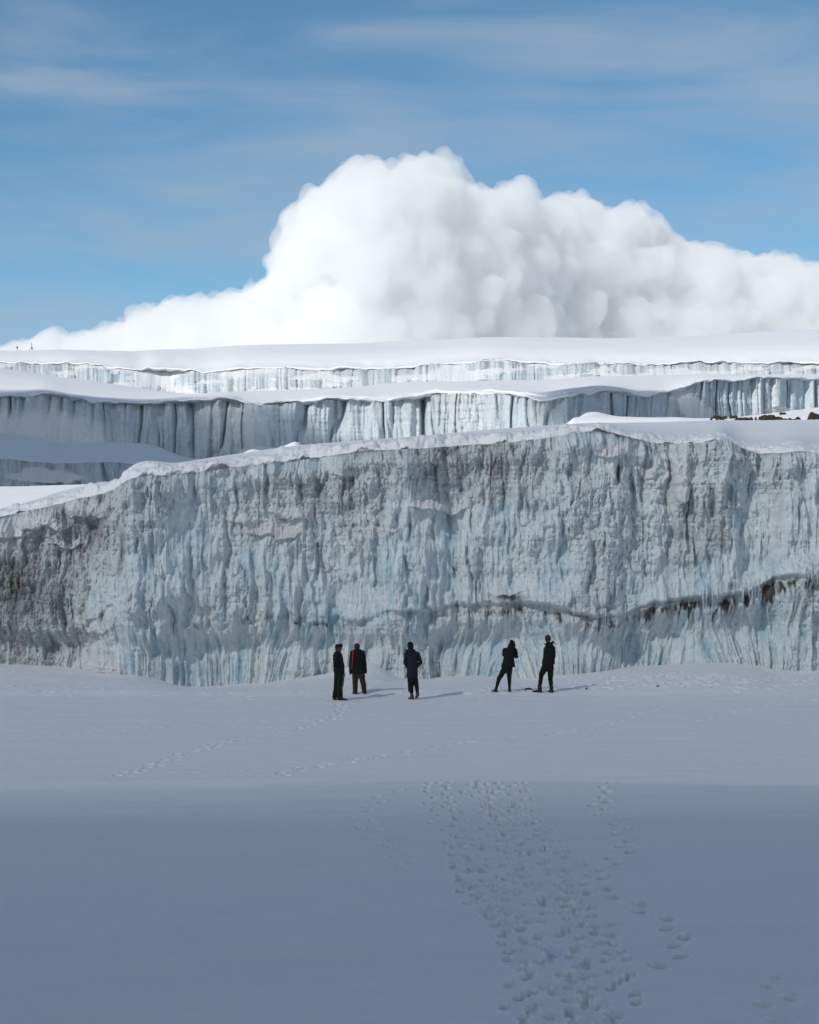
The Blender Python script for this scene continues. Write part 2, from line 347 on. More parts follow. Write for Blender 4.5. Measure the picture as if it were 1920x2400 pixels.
# ------------------------------------------------------------------ near ice cliff
def gauss(px, py, cx, cy, sx, sy): return np.exp(-((px-cx)/sx)**2-((py-cy)/sy)**2)
def ice_cliff():
    cs = cols(1.45, n_out=50, far=900)
    n = 400
    v = np.linspace(0, 1, n)[:, None]
    px = cs[None, :]
    fz = foot_z(cs)[None, :]-.45; bY = cliff_base_Y(cs)[None, :]
    lY = bY+.55                                    # the lip stands back a little
    lz = zat(lip_py(cs)[None, :], lY)+.05
    z = fz+(lz-fz)*v
    ledz = zat(ledge_py(cs)[None, :], bY)
    X0 = (px-960)/F*bY + 0*v
    s = X0; PXX = px+0*v
    py = HY+(EYE-z)*F/bY
    dz = z-ledz+np.interp(PXX, [1000, 1180], [.34, .13])*fbm(s*.9, z*.25, o=4, seed=3)+np.interp(PXX, [1000, 1180], [.55, 0])*fbm(s*.38, z*.1, o=3, seed=4)
    # --- outward displacement D (metres towards the camera)
    wob = .35*fbm(s*.7, z*.35, o=3, seed=21)
    D = -.55*v**1.5
    amp = np.interp(PXX, [-400, 280, 340, 420, 560, 760, 1000, 1150, 1250, 1800, 1850, 2300], [.16, .20, .20, .14, .06, .16, .18, .34, .62, .62, .45, .45])
    gate = np.interp(PXX, [1000, 1180], [1, 0])
    amp = amp*((.8+.5*fbm(s*.35, 0*z, o=2, seed=9))*(1-gate)+gate*np.clip(.25+3.2*fbm(s*.55, 0*z, o=3, seed=10), .0, 1.7))
    bw = np.interp(PXX, [1000, 1180], [.55, .06]); above = sstep(-bw, bw, dz)
    bulge = amp*np.exp(-np.clip(dz, 0, 9)/.75)*sstep(-.02, .20, dz)
    notch = -amp*.5*np.exp(-np.clip(-dz-.16, 0, 9)/.45)*(1-sstep(-.02, .10, dz))
    hgt = np.clip((ledz-z)/np.maximum(ledz-fz, .5), 0, 1)
    flare = (.10+.75*hgt**1.6)*(1-above)
    D = D+bulge+notch+flare
    # second, weaker shelf band (px 600-1900) and shelf left
    s2 = zat(1262+8*np.sin(PXX/90.), bY)
    d2 = z-s2+.40*fbm(s*.9, z*.4, o=4, seed=33)
    D = D+.05*np.exp(-np.clip(d2, 0, 9)/.5)*sstep(-.03, .08, d2)*sstep(380, 520, PXX)
    # buttresses and flutes: round outward, sharp grooves
    bt = np.abs(vn(s*.42+wob*.6, z*.05+3, seed=41))
    D = D+.55*bt
    rough = sstep(-.45, .20, fbm(s*.30+2, z*.34, o=3, seed=51)+.55*gauss(PXX, py, 640, 1200, 260, 90)+.5*gauss(PXX, py, 1150, 1130, 260, 50)
                  -.6*gauss(PXX, py, 960, 1180, 28, 110)-.55*gauss(PXX, py, 1310, 1250, 60, 150)-.55*gauss(PXX, py, 450, 1330, 70, 150)-.5*gauss(PXX, py, 900, 1520, 900, 60)-.4*gauss(PXX, py, 1150, 1360, 300, 40))
    fl = np.abs(fbm(s*1.25+wob*1.2, z*.16+9, o=2, seed=61, g=.45))
    D = D+.35*fl*(.55+.45*rough)
    lowflare = (1-above)*sstep(.05, .5, hgt)
    sl = s+.25*lowflare*(ledz-z)*vn(s*.4, 0*z, seed=65)
    fl2 = np.abs(vn(sl*4.2+wob*2.0, z*.42, seed=71))
    fl3 = np.abs(vn(sl*9.5+wob*3.5, z*.9, seed=72))
    topicicle = np.exp(-np.clip(lz-z, 0, 9)/1.1)
    w2 = fbm(s*2.2, z*.9, o=3, seed=78)
    r1_ = np.maximum(0, 1-np.abs(vn(sl*1.7+wob*.9+.25*w2, z*.20, seed=79))*1.5)**1.6
    r2_ = np.maximum(0, 1-np.abs(vn(sl*4.0+wob*1.2+.4*w2, z*.42, seed=71))*1.5)**1.6
    r3_ = np.maximum(0, 1-np.abs(vn(sl*9.0+wob*2+.6*w2, z*1.0, seed=72))*1.5)**1.6
    gt = sstep(-.5, .4, fbm(s*.6, z*.5, o=3, seed=70))
    t1 = knobs(s*1.7+.5*w2, z*.55+.3*w2, 301); t2 = knobs(s*4.2+.7*w2, z*1.15+.4*w2, 302); t3 = knobs(s*9+w2, z*4.5+w2, 303)
    t4 = knobs(s*19+1.5*w2, z*12+1.5*w2, 304)
    up = 1-lowflare
    g2 = sstep(-.4, .4, fbm(s*.7, z*.6, o=3, seed=68))
    D = D+.16*r1_*gt+r2_*(.12+.10*topicicle)*(.4+.6*gt)+r3_*(.05+.05*topicicle)
    t0 = knobs(s*.62+.6*w2, z*.16+.25*w2, 305)
    D = D+up*(.45*t0+.62*t1+.40*t2*(.4+.6*gt))+lowflare*.14*t2+(.35+.65*rough)*(.19*t3*(.35+.65*g2)+.075*t4*(.3+.7*gt))-.16*sstep(.45, .8, vn(s*3.3+w2, z*.5+w2, seed=69))*up
    rib = np.maximum(0, 1-np.abs(vn(sl*1.9+wob*1.6, z*.30, seed=74))*1.7)**2
    rib2 = np.maximum(0, 1-np.abs(vn(sl*4.6+wob*2.5, z*.55, seed=75))*1.9)**2
    D = D+lowflare*(.20*rib+.10*rib2)+(1-lowflare)*.10*rib2*vn(s*.8, z*.6, seed=76)
    knob = fbm(s*1.5, z*1.0, o=4, seed=77, billow=True, g=.6)
    D = D+.16*knob*(.35+.65*rough)*(1-.6*lowflare)
    # cauliflower crust
    b1 = fbm(s*3.0, z*2.6, bY*0+4, o=3, seed=81, billow=True)
    b2 = fbm(s*8.0, z*5.5, o=3, seed=82, billow=True, g=.65)
    D = D+(.25+.75*rough)*(.08*b1+.07*b2)
    D = D+.035*fbm(s*.25, z*4.0, o=2, seed=83)
    # icicle-like shreds just below the notch
    shred = np.exp(-((dz+.45)/.35)**2)*np.interp(PXX, [1100, 1200, 1850, 1950], [.3, 1, 1, .6])
    D = D+.16*shred*np.maximum(0, vn(s*6.5, z*.5, seed=91))
    # named features
    D = D+.35*gauss(PXX, py, 962, 1120, 22, 75)               # smooth blue pillar
    D = D+.45*gauss(PXX, py, 1590, 1130, 22, 60)+.22*gauss(PXX, py, 1575, 1180, 12, 90)
    D = D+.3*gauss(PXX, py, 1030, 1195, 60, 14)+.25*gauss(PXX, py, 690, 1205, 45, 10)
    D = D-.45*gauss(PXX, py, 1440, 1110, 7, 28)-.35*gauss(PXX, py, 50, 1330, 60, 60)-.30*gauss(PXX, py, 240, 1230, 30, 50)-.25*gauss(PXX, py, 1655, 1190, 8, 60)
    D = D+.55*gauss(PXX, py, 235, 1555, 55, 28)+.45*gauss(PXX, py, 262, 1520, 14, 38)   # snow cone at the foot
    D = D+.5*gauss(PXX, py, 1900, 1320, 36, 36)
    tz = lz-z+.10*fbm(s*1.2, 0*z, o=3, seed=96)
    D = D+.42*np.exp(-((tz-.55)/.32)**2)*(.3+.8*np.abs(vn(s*1.3, z*.6, seed=95)))-.30*np.exp(-np.clip(tz, -1, 9)**2/.02)*sstep(-.3, .3, fbm(s*.7, 0*z, o=2, seed=99))
    Y = bY-D
    X = (px-960)/F*bY+.08*fbm(s*2+5, z*1.3, o=3, seed=97)*rough*1.2
    zz_ = z+.05*fbm(s*3+9, z*2.2, o=2, seed=98)*np.sin(np.pi*v)
    shn = 0
    for (cx_, cy_, sx_, hh, dp) in [(1030, 1206, 58, .50, .42), (690, 1216, 52, .34, .32), (650, 1262, 60, .42, .36), (560, 1225, 30, .3, .2), (805, 1122, 28, .22, .2), (1512, 1122, 16, .32, .25), (1585, 1182, 17, 1.1, .5), (1425, 1075, 34, .4, .3),
                                   (40, 1262, 48, .5, .45), (120, 1240, 60, .45, .45), (225, 1218, 42, .5, .4), (170, 1280, 40, .3, .25), (1190, 1396, 42, .16, .2), (760, 1330, 40, .2, .15), (1330, 1262, 80, .14, .12), (1700, 1200, 30, .25, .2), (235, 1480, 36, .4, .3), (900, 1250, 60, .16, .12)]:
        dd = z-zat(cy_, bY)+.30*fbm(s*1.1+cx_, z*.5, o=4, g=.6, seed=131)-.35*((PXX-cx_)/sx_)**2*hh
        m_ = np.exp(-((PXX-cx_)/sx_)**4)
        D = D+dp*m_*np.exp(-np.clip(dd, 0, 9)/(hh*.8))*sstep(-.03, .06, dd)
        shn = np.maximum(shn, m_*sstep(-.01, .05, dd)*sstep(hh*1.15, hh*.8, dd+.2*fbm(s*3, z*3, o=3, seed=132)))
    Y = bY-D
    # --- attributes
    blue = .40+(1-rough)*.4-.8*(t3-.75)-.6*(t2-.75)-.5*(t1-.75)+.75*fbm(s*2.6, z*.55, o=5, g=.7, seed=101)-.25*topicicle+.18-.45*r2_-.30*r3_-.25*r1_
    dirt = (.03+.08*rough+.50*sstep(.15, .7, fbm(s*2.2, z*1.3, o=5, g=.7, seed=112))*rough+.22*gauss(PXX, py, 700, 1150, 420, 75)*rough+.20*np.exp(-np.clip(lz-z, 0, 9)/.9)
            +.60*gauss(PXX, py, 60, 1400, 170, 190)+.4*gauss(PXX, py, 215, 1240, 90, 80)+.3*gauss(PXX, py, 1150, 1090, 200, 50)+.35*gauss(PXX, py, 1640, 1240, 70, 80)
            +.55*np.maximum(0, fbm(s*3.6, z*.30, o=4, g=.65, seed=111))+.2*np.maximum(0, fbm(s*.6, z*1.2, o=3, seed=113)))
    ns = np.clip(.75+.75*fbm(s*3.3, z*.5, o=4, g=.7, seed=114), 0, 1.3)
    silt = (np.exp(-((dz+.24)/np.where(dz > -.24, .20, np.interp(PXX, [1000, 1250, 1500, 1650, 1800], [.18, .35, .6, .85, .6])*(.25+1.7*np.abs(fbm(s*3.1, 0*z, o=3, g=.7, seed=115)))))**2)*np.interp(PXX, [0, 290, 400, 700, 900, 1040, 1150, 1210, 1300, 1500, 1640, 1800, 1900], [.1, .35, .45, .6, .35, .45, .8, .6, 1.0, .9, 1.1, .9, .9])*ns*(.15+1.2*sstep(-.25, .35, fbm(s*3.7, z*.9, o=4, g=.7, seed=117)))*1.1
            + gauss(PXX, py, 40, 1350, 42, 85)*(.25+1.1*np.maximum(0, fbm(s*4, z*.35, o=3, seed=116)))+gauss(PXX, py, 22, 1460, 10, 80)*.7*ns+gauss(PXX, py, 298, 1290, 9, 70)*.75+gauss(PXX, py, 236, 1255, 14, 60)*.7*ns
            + gauss(PXX, py, 1441, 1110, 6, 26)*1.0+gauss(PXX, py, 1581, 1175, 5, 22)*.6+gauss(PXX, py, 1655, 1235, 14, 32)*.6*ns+gauss(PXX, py, 1530, 1060, 60, 8)*.4
            + np.exp(-np.clip(lz-z-.02, 0, 9)/.10)*.7*np.maximum(0, .3+vn(s*.8, 0*z, seed=119))
            + gauss(PXX, py, 1190, 1398, 45, 11)*.8)
    snow = (shn*.95+0*sstep(.35, .6, gauss(PXX, py, 1030, 1192, 50, 18)+.25*fbm(s*2, z*2, o=2, seed=120)*1)+sstep(.4, .6, gauss(PXX, py, 690, 1203, 52, 14)+.3*fbm(s*2, z*3, o=3, seed=121))
            +sstep(.4, .6, gauss(PXX, py, 655, 1240, 60, 16)+.5*fbm(s*2, z*3, o=3, seed=122))+sstep(.4, .6, gauss(PXX, py, 805, 1112, 26, 9)+.3*fbm(s*3, z*4, o=2, seed=123))
            +sstep(.3, .6, gauss(PXX, py, 240, 1560, 70, 32))+sstep(.4, .6, gauss(PXX, py, 1600, 1110, 16, 42)+.2*fbm(s*3, z*3, o=2, seed=124))+sstep(.4, .6, gauss(PXX, py, 1512, 1108, 16, 14)+.2*fbm(s*3, z*3, o=2, seed=125))
            +.75*sstep(.15, .45, fbm(s*1.1+.5*z, z*2.2, o=4, seed=126)-.25)*rough+sstep(.5, .8, gauss(PXX, py, 1420, 1060, 40, 30)+.4*fbm(s*2, z*2, o=3, seed=127))
            +.8*r3_*np.exp(-((dz+.35)/.5)**2)*sstep(-.1, .4, fbm(s*2.5, 0*z, o=2, seed=130))
            +.8*sstep(-.15, .3, fbm(s*1.2, z*1.8, o=4, seed=128))*gauss(PXX, py, 130, 1225+(130-PXX)*.35, 170, 42))
    A = dict(blue=np.clip(blue, 0, 1), dirt=np.clip(dirt, 0, 1), silt=np.clip(silt, 0, 1), snow=np.clip(snow, 0, 1))
    return grid('ice_cliff', X, Y, zz_, M_ice, attrs=A), lY[0], lz[0]
near_cliff, _, _ = ice_cliff()
struct(near_cliff)

# snow plateau lying on the near cliff, with its overhanging rim
cs = cols(2.0, n_out=50, far=900)
bY = cliff_base_Y(cs); lY = bY+.55; lz = zat(lip_py(cs), lY)
X1 = (cs-960)/F*lY
rim = .10+.22*np.abs(vn(X1*.45, 0*X1, seed=201))+.10*np.abs(vn(X1*1.7, 0*X1, seed=202))
rim = rim*np.interp(cs, [0, 250, 420, 1500, 1700, 1900], [.8, .9, 1, .9, .4, .4])
thick = .24+.16*vn(X1*.5, 0*X1, seed=203)
lz = lz+.14*fbm(X1*.8, 0*X1, o=4, g=.65, seed=204)
sil = crv([(-400, 1290), (-100, 1221), (0, 1199), (60, 1181), (150, 1152), (240, 1133), (278, 1128), (292, 1111), (420, 1088), (560, 1066), (700, 1046), (800, 1040), (960, 1027), (1100, 1015), (1200, 1006), (1300, 1000), (1400, 996), (1560, 990), (1920, 984), (2300, 978)])(cs)
front_py = np.interp(cs, [0, 280, 900, 1150, 1300, 1500, 1700, 1920], [22, 26, 24, 26, 20, 22, 14, 14])
rows_Y = [lY+1.0, lY-.25, lY-.5-rim, lY-.55-rim*1.1, lY-.1-rim*.4, lY+1.6, lY+5, 93+0*cs, 101+0*cs, 112+0*cs]
ztop = zat(lip_py(cs)-front_py, lY)
zs = zat(sil, 93.0)
zmid = np.minimum(ztop+(zs-ztop)*.35, zat(sil, lY+5)-.02)
rows_Z = [lz-.15, lz-.04, lz-.03, lz+thick*.45, ztop, np.minimum(ztop+(zs-ztop)*.15+.05, zat(sil, lY+1.6)-.02), zmid, zs, zs-.9, zs-2.5]
nn = [4, 6, 8, 8, 10, 22, 40, 14, 6]
RY = catmull(rows_Y, nn); RZ = catmull(rows_Z, nn); RX = (cs[None]-960)/F*RY
w = np.exp(-np.clip(RY-lY, 0, 99)/1.2)
RZ = RZ+w*(.26*fbm(RX*1.1, RY*1.1, RZ*2.0, o=5, g=.6, seed=211, billow=True)+.04*fbm(RX*6, RY*5, RZ*6, o=3, seed=212))*np.minimum(1, np.arange(len(RY))[:, None]/12)
RZ = RZ+.035*fbm(RX*.35, RY*.5, o=3, seed=213)+w*.10*fbm(RX*.35, RZ*6, o=3, seed=215)*np.minimum(1, np.arange(len(RY))[:, None]/12)
RY = RY-w*.10*fbm(RX*1.5, RZ*3.5, o=3, seed=214)
struct(grid('snow_plateau', RX, RY, RZ, M_snow))

# ------------------------------------------------------------------ middle snow field behind the plateau (sunlit strip, drift and rock strip)
cs = cols(2.4, n_out=50, far=1500)
m_sil = crv([(-600, 1150), (0, 1140), (150, 1137), (270, 1130), (400, 1118), (520, 1085), (560, 1066), (590, 1053), (620, 1056), (670, 1044), (695, 1036), (712, 1046), (760, 1052), (960, 1040), (1200, 1018), (1330, 1000), (1352, 984), (1376, 969),
             (1395, 967), (1430, 975), (1480, 983), (1560, 987), (1630, 991), (1668, 990), (1700, 984), (1800, 972), (1920, 955), (2500, 930)])(cs)
Ys = np.interp(cs, [-600, 400, 1300, 1700, 2500], [150, 150, 125, 134, 136])
rY = [104+0*cs, 113+0*cs, Ys*.5+56, Ys, Ys+6, Ys+20, 178+0*cs]
zS = zat(m_sil, Ys)
rZ = [zat(1215+0*cs, 104), zat(np.maximum(m_sil+8, 997)*sstep(1100, 1300, cs)+(m_sil+60)*(1-sstep(1100, 1300, cs)), 113), 0, zS, zS-.6, zS-2.5, zS-4]
rZ[2] = (rZ[1]+rZ[3])/2+.15
RY = catmull(rY, [8, 12, 16, 8, 8, 6]); RZ = catmull(rZ, [8, 12, 16, 8, 8, 6]); RX = (cs[None]-960)/F*RY
RZ = RZ+.05*fbm(RX*.3, RY*.3, o=3, seed=301)
MID = (cs.copy(), RY.copy(), RZ.copy())
def mid_point(px, py):
    c, ry, rz = MID; j = int(np.argmin(np.abs(c-px))); p = HY+(EYE-rz[:, j])*F/ry[:, j]
    ok = np.where(p[8:36] <= py)[0]; i = 8+(int(ok[0]) if len(ok) else int(np.argmin(p[8:36]))); return float(ry[i, j]), float(rz[i, j])
struct(grid('snow_field', RX, RY, RZ, M_snow_far))
mid_sil_f = crv([(1630, 991), (1668, 990), (1700, 984), (1800, 972), (1920, 955), (2500, 930)])

# ------------------------------------------------------------------ far cliffs (same builder, other scale)
def far_cliff(name, step, n, lo, hi, footp, lipp, Yf, Yl, unit, snowf=None, seed=500, amp=1.0, plan=None, dirtk=1.0, outer=400):
    cs = cols(step, lo=lo, hi=hi, n_out=24, far=outer) if outer else np.arange(lo, hi+step, step)
    px = cs[None]; v = np.linspace(0, 1, n)[:, None]
    yf = (Yf(cs) if callable(Yf) else Yf+0*cs)[None]; yl = (Yl(cs) if callable(Yl) else Yl+0*cs)[None]
    fz = zat(footp(cs)[None], yf)-.8*unit; lz = zat(lipp(cs)[None], yl)
    z = fz+(lz-fz)*v; Yb = yf+(yl-yf)*v
    s = (px-960)/F*yf/unit+0*v; zu = z/unit; PXX = px+0*v; py = HY+(EYE-z)*F/Yb
    sn = snowf(PXX, py) if snowf else 0*s
    k = 1-sn*.85
    wob = .5*fbm(s*.25, zu*.15, o=3, seed=seed)
    D = 1.0*np.abs(vn(s*.25+wob*.4, zu*.03, seed=seed+1))+1.0*np.abs(vn(s*.85+wob*.7, zu*.05, seed=seed+2))+.50*np.abs(vn(s*2.1+wob*1.4, zu*.16, seed=seed+3))+.16*np.abs(vn(s*5+wob*2, zu*.5, seed=seed+4))-1.1*np.maximum(0, 1-np.abs(vn(s*.55+wob*.5, zu*.04, seed=seed+14))*3.2)**3
    D = D+.10*fbm(s*.2, zu*2.4, o=2, seed=seed+5)+.2*fbm(s*1.5, zu*1.2, o=3, seed=seed+6, billow=True)*sstep(-.1, .4, fbm(s*.15, zu*.1, o=2, seed=seed+7))
    D = D+.8*(1-v)**2.5*np.maximum(0, .2+vn(s*.9, 0*zu, seed=seed+8))
    D = (D-.3)*amp*unit*k+sn*.5*unit*np.sin(v*np.pi)
    if plan is not None: D = D+plan(PXX, py)*unit
    Y = Yb-D
    blue = .45+.5*fbm(s*.3, zu*.1, o=3, seed=seed+9)
    dirt = (.16+.30*np.maximum(0, fbm(s*1.5, zu*.08, o=3, seed=seed+10))+.20*np.exp(-np.clip(lz-z, 0, 99)/(.9*unit))+.10*np.maximum(0, fbm(s*.1, zu*2.2, o=2, seed=seed+11)))*dirtk
    silt = .5*sstep(.42, .8, fbm(s*1.3, zu*.30, o=3, seed=seed+12))
    return grid(name, (px-960)/F*Yb+0*v, Y, z, M_ice_far, attrs=dict(blue=np.clip(blue, 0, 1), dirt=np.clip(dirt, 0, 1), silt=np.clip(silt, 0, 1), snow=np.clip(sn, 0, 1)))

# second cliff
lip2 = crv([(-500, 930), (0, 934), (58, 930), (100, 926), (167, 936), (250, 944), (345, 947), (423, 942), (523, 939), (573, 946), (640, 950), (696, 947), (768, 940), (890, 939), (960, 933), (1032, 927), (1166, 927), (1294, 934),
            (1350, 927), (1394, 921), (1516, 927), (1565, 922), (1600, 908), (1625, 899), (1739, 891), (1920, 890), (2600, 890)])
_l2 = lip2
lip2 = lambda px: _l2(px)+3.0*fbm(np.asarray(px)*.022, 0*np.asarray(px), o=4, g=.65, seed=450)
foot2 = crv([(-500, 1000), (0, 1015), (100, 1030), (156, 1038), (250, 1036), (362, 1044), (429, 1069), (512, 1077), (600, 1078), (960, 1060), (1300, 1030), (1560, 1010), (1650, 1000), (1750, 985), (1920, 975), (2600, 970)])
Y2 = lambda px: np.interp(px, [-500, 0, 160, 420, 560, 640, 1000, 1330, 1560, 1620, 1920, 2600], [250, 254, 256, 259, 258, 252, 257, 248, 266, 268, 288, 300])
def sn2(px, py):
    a = sstep(-12, 12, px-(1572+(py-921)*.62))*sstep(14, -14, px-(1600+(py-905)*1.15)+8*vn(py*.15, 0*py, seed=3))
    b = sstep(230, 90, px-(py-930)*1.1+25*fbm(px*.02, py*.05, o=3, seed=4))*sstep(945, 990, py+10*fbm(px*.05, py*.02, o=2, seed=6))
    c = gauss(px, py, 1830, 962, 40, 9)
    d = gauss(px, py, 610, 1060, 60, 18)
    e = sstep(24, 6, px+600*0-(-30)+0*py)
    return np.clip(a+b+sstep(.4, .6, c)+sstep(.4, .7, d)+.7*e*0, 0, 1)
def plan2(px, py):
    return 1.5*gauss(px, py, 620, 1000, 30, 120)+1.0*gauss(px, py, 690, 1000, 25, 200)-1.8*gauss(px, py, 992, 1000, 5, 300)+1.2*gauss(px, py, 1120, 1000, 160, 400)-1.2*gauss(px, py, 455, 960, 90, 200)*.6
struct(far_cliff('ice_cliff', 1.6, 110, -60, 1980, foot2, lip2, Y2, lambda p: Y2(p)+3, 1.25, snowf=sn2, seed=500, plan=plan2))
# apron below the second cliff
cs = cols(3, n_out=30, far=600)
lip4 = crv([(-500, 1066), (0, 1074), (90, 1083), (180, 1085), (260, 1083), (310, 1088), (345, 1102), (420, 1125), (700, 1130), (1960, 1075), (2600, 1060)])
rY = [179+0*cs, 178+0*cs, 184+0*cs, 205+0*cs, 232+0*cs, Y2(cs)-3, Y2(cs)+4]
hump = np.exp(-((cs-390)/55)**2)*10
rZ = [zat(lip4(cs)+9, 179), zat(lip4(cs)+1, 178), zat(lip4(cs)-3, 184), zat(lip4(cs)*.66+foot2(cs)*.34, 205), zat(lip4(cs)*.3+foot2(cs)*.7-hump, 232), zat(foot2(cs)+2, Y2(cs)-3), zat(foot2(cs)-2, Y2(cs)+4)]
q = [5, 5, 12, 14, 14, 4]
RY = catmull(rY, q); RZ = catmull(rZ, q); RX = (cs[None]-960)/F*RY
RZ = RZ+.15*fbm(RX*.08, RY*.08, o=3, seed=311)
struct(grid('snow_slope', RX, RY, RZ, M_snow_far))
# small lower cliff at the left
foot4 = crv([(-500, 1150), (0, 1152), (340, 1146), (400, 1140)])
struct(far_cliff('ice_cliff', 1.6, 60, -500, 372, foot4, crv([(-500, 1066), (0, 1074), (90, 1083), (180, 1085), (260, 1083), (310, 1088), (345, 1102), (372, 1130)]), 174., 177., .85, seed=640, dirtk=1.3, outer=0,
                 snowf=lambda px, py: np.clip(sstep(.35, .6, gauss(px, py, 110, 1118, 90, 22)+.3*fbm(px*.03, py*.06, o=3, seed=8)), 0, 1)))
# terrace on the second cliff
cs = cols(2.4, n_out=40, far=1500)
sil2 = crv([(-600, 800), (0, 861), (111, 879), (223, 894), (334, 911), (417, 922), (462, 925), (500, 922), (612, 917), (779, 911), (960, 898), (1238, 891), (1461, 881), (1628, 880), (1920, 881), (2600, 885)])(cs)
l2 = lip2(cs); y2 = Y2(cs)+3
sil2 = np.minimum(sil2, l2-6)
zl = zat(l2, y2); X2 = (cs-960)/F*y2
rm = .35+.6*np.abs(vn(X2*.25, 0*X2, seed=221))+.4*np.abs(vn(X2*.9, 0*X2, seed=222))
cap = np.interp(cs, [-600, 0, 500, 1400, 1600, 2600], [5, 5, 7, 7, 4, 3])
yS = np.interp(cs, [-600, 0, 400, 900, 2600], [330, 330, 385, 410, 410])
zt = zat(_l2(cs)-cap, y2); zS = zat(sil2, yS)
rY = [y2+1.5, y2-.3, y2-.8-rm, y2-.8-rm, y2-.1, y2+9, (y2+yS)/2, yS, yS+16, yS+60, 520+0*cs]
rZ = [zl-.3, zl-.1, zl, (zl+zt)/2, zt, zt+(zS-zt)*.09, zt+(zS-zt)*.53, zS, zS-.5, zS-1.5, zS-4]
q = [3, 4, 5, 5, 8, 16, 20, 8, 6, 5]
RY = catmull(rY, q); RZ = catmull(rZ, q); RX = (cs[None]-960)/F*RY
RZ = RZ+.5*np.exp(-np.clip(RY-y2, 0, 99)/3)*fbm(RX*.3, RY*.3, o=3, seed=231)+.25*fbm(RX*.05, RY*.05, o=3, seed=232)
struct(grid('snow_terrace', RX, RY, RZ, M_snow_far))

# third cliff and the summit dome
lip3 = crv([(-600, 845), (0, 850), (83, 852), (161, 852), (220, 856), (290, 862), (330, 867), (356, 864), (420, 868), (479, 872), (556, 864), (696, 862), (835, 864), (960, 860), (1038, 853), (1127, 845), (1294, 850), (1461, 853), (1684, 853), (1920, 852), (2600, 850)])
_l3 = lip3
lip3 = lambda px: _l3(px)+7.0*fbm(np.asarray(px)*.018, 0*np.asarray(px), o=4, g=.65, seed=460)
foot3 = lambda px: np.interp(px, [-600, 0, 111, 223, 334, 417, 462, 500, 612, 779, 960, 1238, 1461, 1628, 1920, 2600], [810, 868, 886, 901, 918, 929, 932, 929, 924, 918, 905, 898, 888, 887, 888, 892])
def sn3(px, py):
    a = np.exp(-(((py-(868+(px-300)*.36))/ (9+2*vn(px*.03, 0*px, seed=5)))**2))*sstep(215, 300, px)*sstep(520, 470, px)
    b = sstep(0, 8, (915-(px-640)*.02)-py)*0
    c = sstep(.0, .35, fbm(px*.014+py*.02, py*.07, o=4, seed=7)+.08)*.95
    d = gauss(px, py, 590, 872, 120, 12)*.9
    return np.clip(a+c+d+sstep(250, 200, px)*sstep(100, 160, px)*0, 0, 1)
def plan3(px, py): return -2.2*gauss(px, py, 380, 885, 45, 60)+1.2*gauss(px, py, 1065, 860, 22, 40)*0
struct(far_cliff('ice_cliff', 1.8, 60, -60, 1980, foot3, lip3, 446., lambda p: 456.+0*p, 1.5, snowf=sn3, seed=700, amp=.8, plan=plan3, dirtk=1.6))
cs = cols(3, n_out=40, far=2200)
sky_py = crv([(-600, 850), (0, 838), (120, 834), (223, 832), (417, 829), (556, 822), (779, 815), (960, 806), (1182, 802), (1461, 800), (1628, 794), (1795, 783), (1920, 777), (2600, 765)])(cs)
l3 = lip3(cs); y3 = 456+0*cs; yS = 620+0*cs
cap = 4; zl = zat(np.maximum(l3, _l3(cs)-cap), y3); zt = zat(_l3(cs)-cap-3, y3); zS = zat(sky_py, yS)
bulge = np.interp(cs, [300, 500, 700, 1000, 1920], [0, .35, .3, .15, .25])
rY = [y3+3, y3-.6, y3-1.0, y3-.6, y3+2.5, y3+22, y3+80, yS, yS+50, yS+300, yS+1400]
rZ = [zl-.5, zl-.1, zl+.1, (zl+zt)/2, zt, zt+(zS-zt)*.25+bulge*2, zt+(zS-zt)*.62+bulge*2, zS, zS-1, zS-25, zS-160]
q = [3, 4, 4, 4, 8, 14, 16, 10, 6, 6]
RY = catmull(rY, q); RZ = catmull(rZ, q); RX = (cs[None]-960)/F*RY
RZ = RZ+.6*fbm(RX*.03, RY*.03, o=4, seed=241)*np.exp(-((RY-540)/80)**2)+.6*np.exp(-np.clip(RY-y3, 0, 99)/5)*fbm(RX*.2, RY*.2, o=3, seed=242)
HILL = (cs.copy(), RY.copy(), RZ.copy())
struct(grid('snow_hill', RX, RY, RZ, M_snow_far))
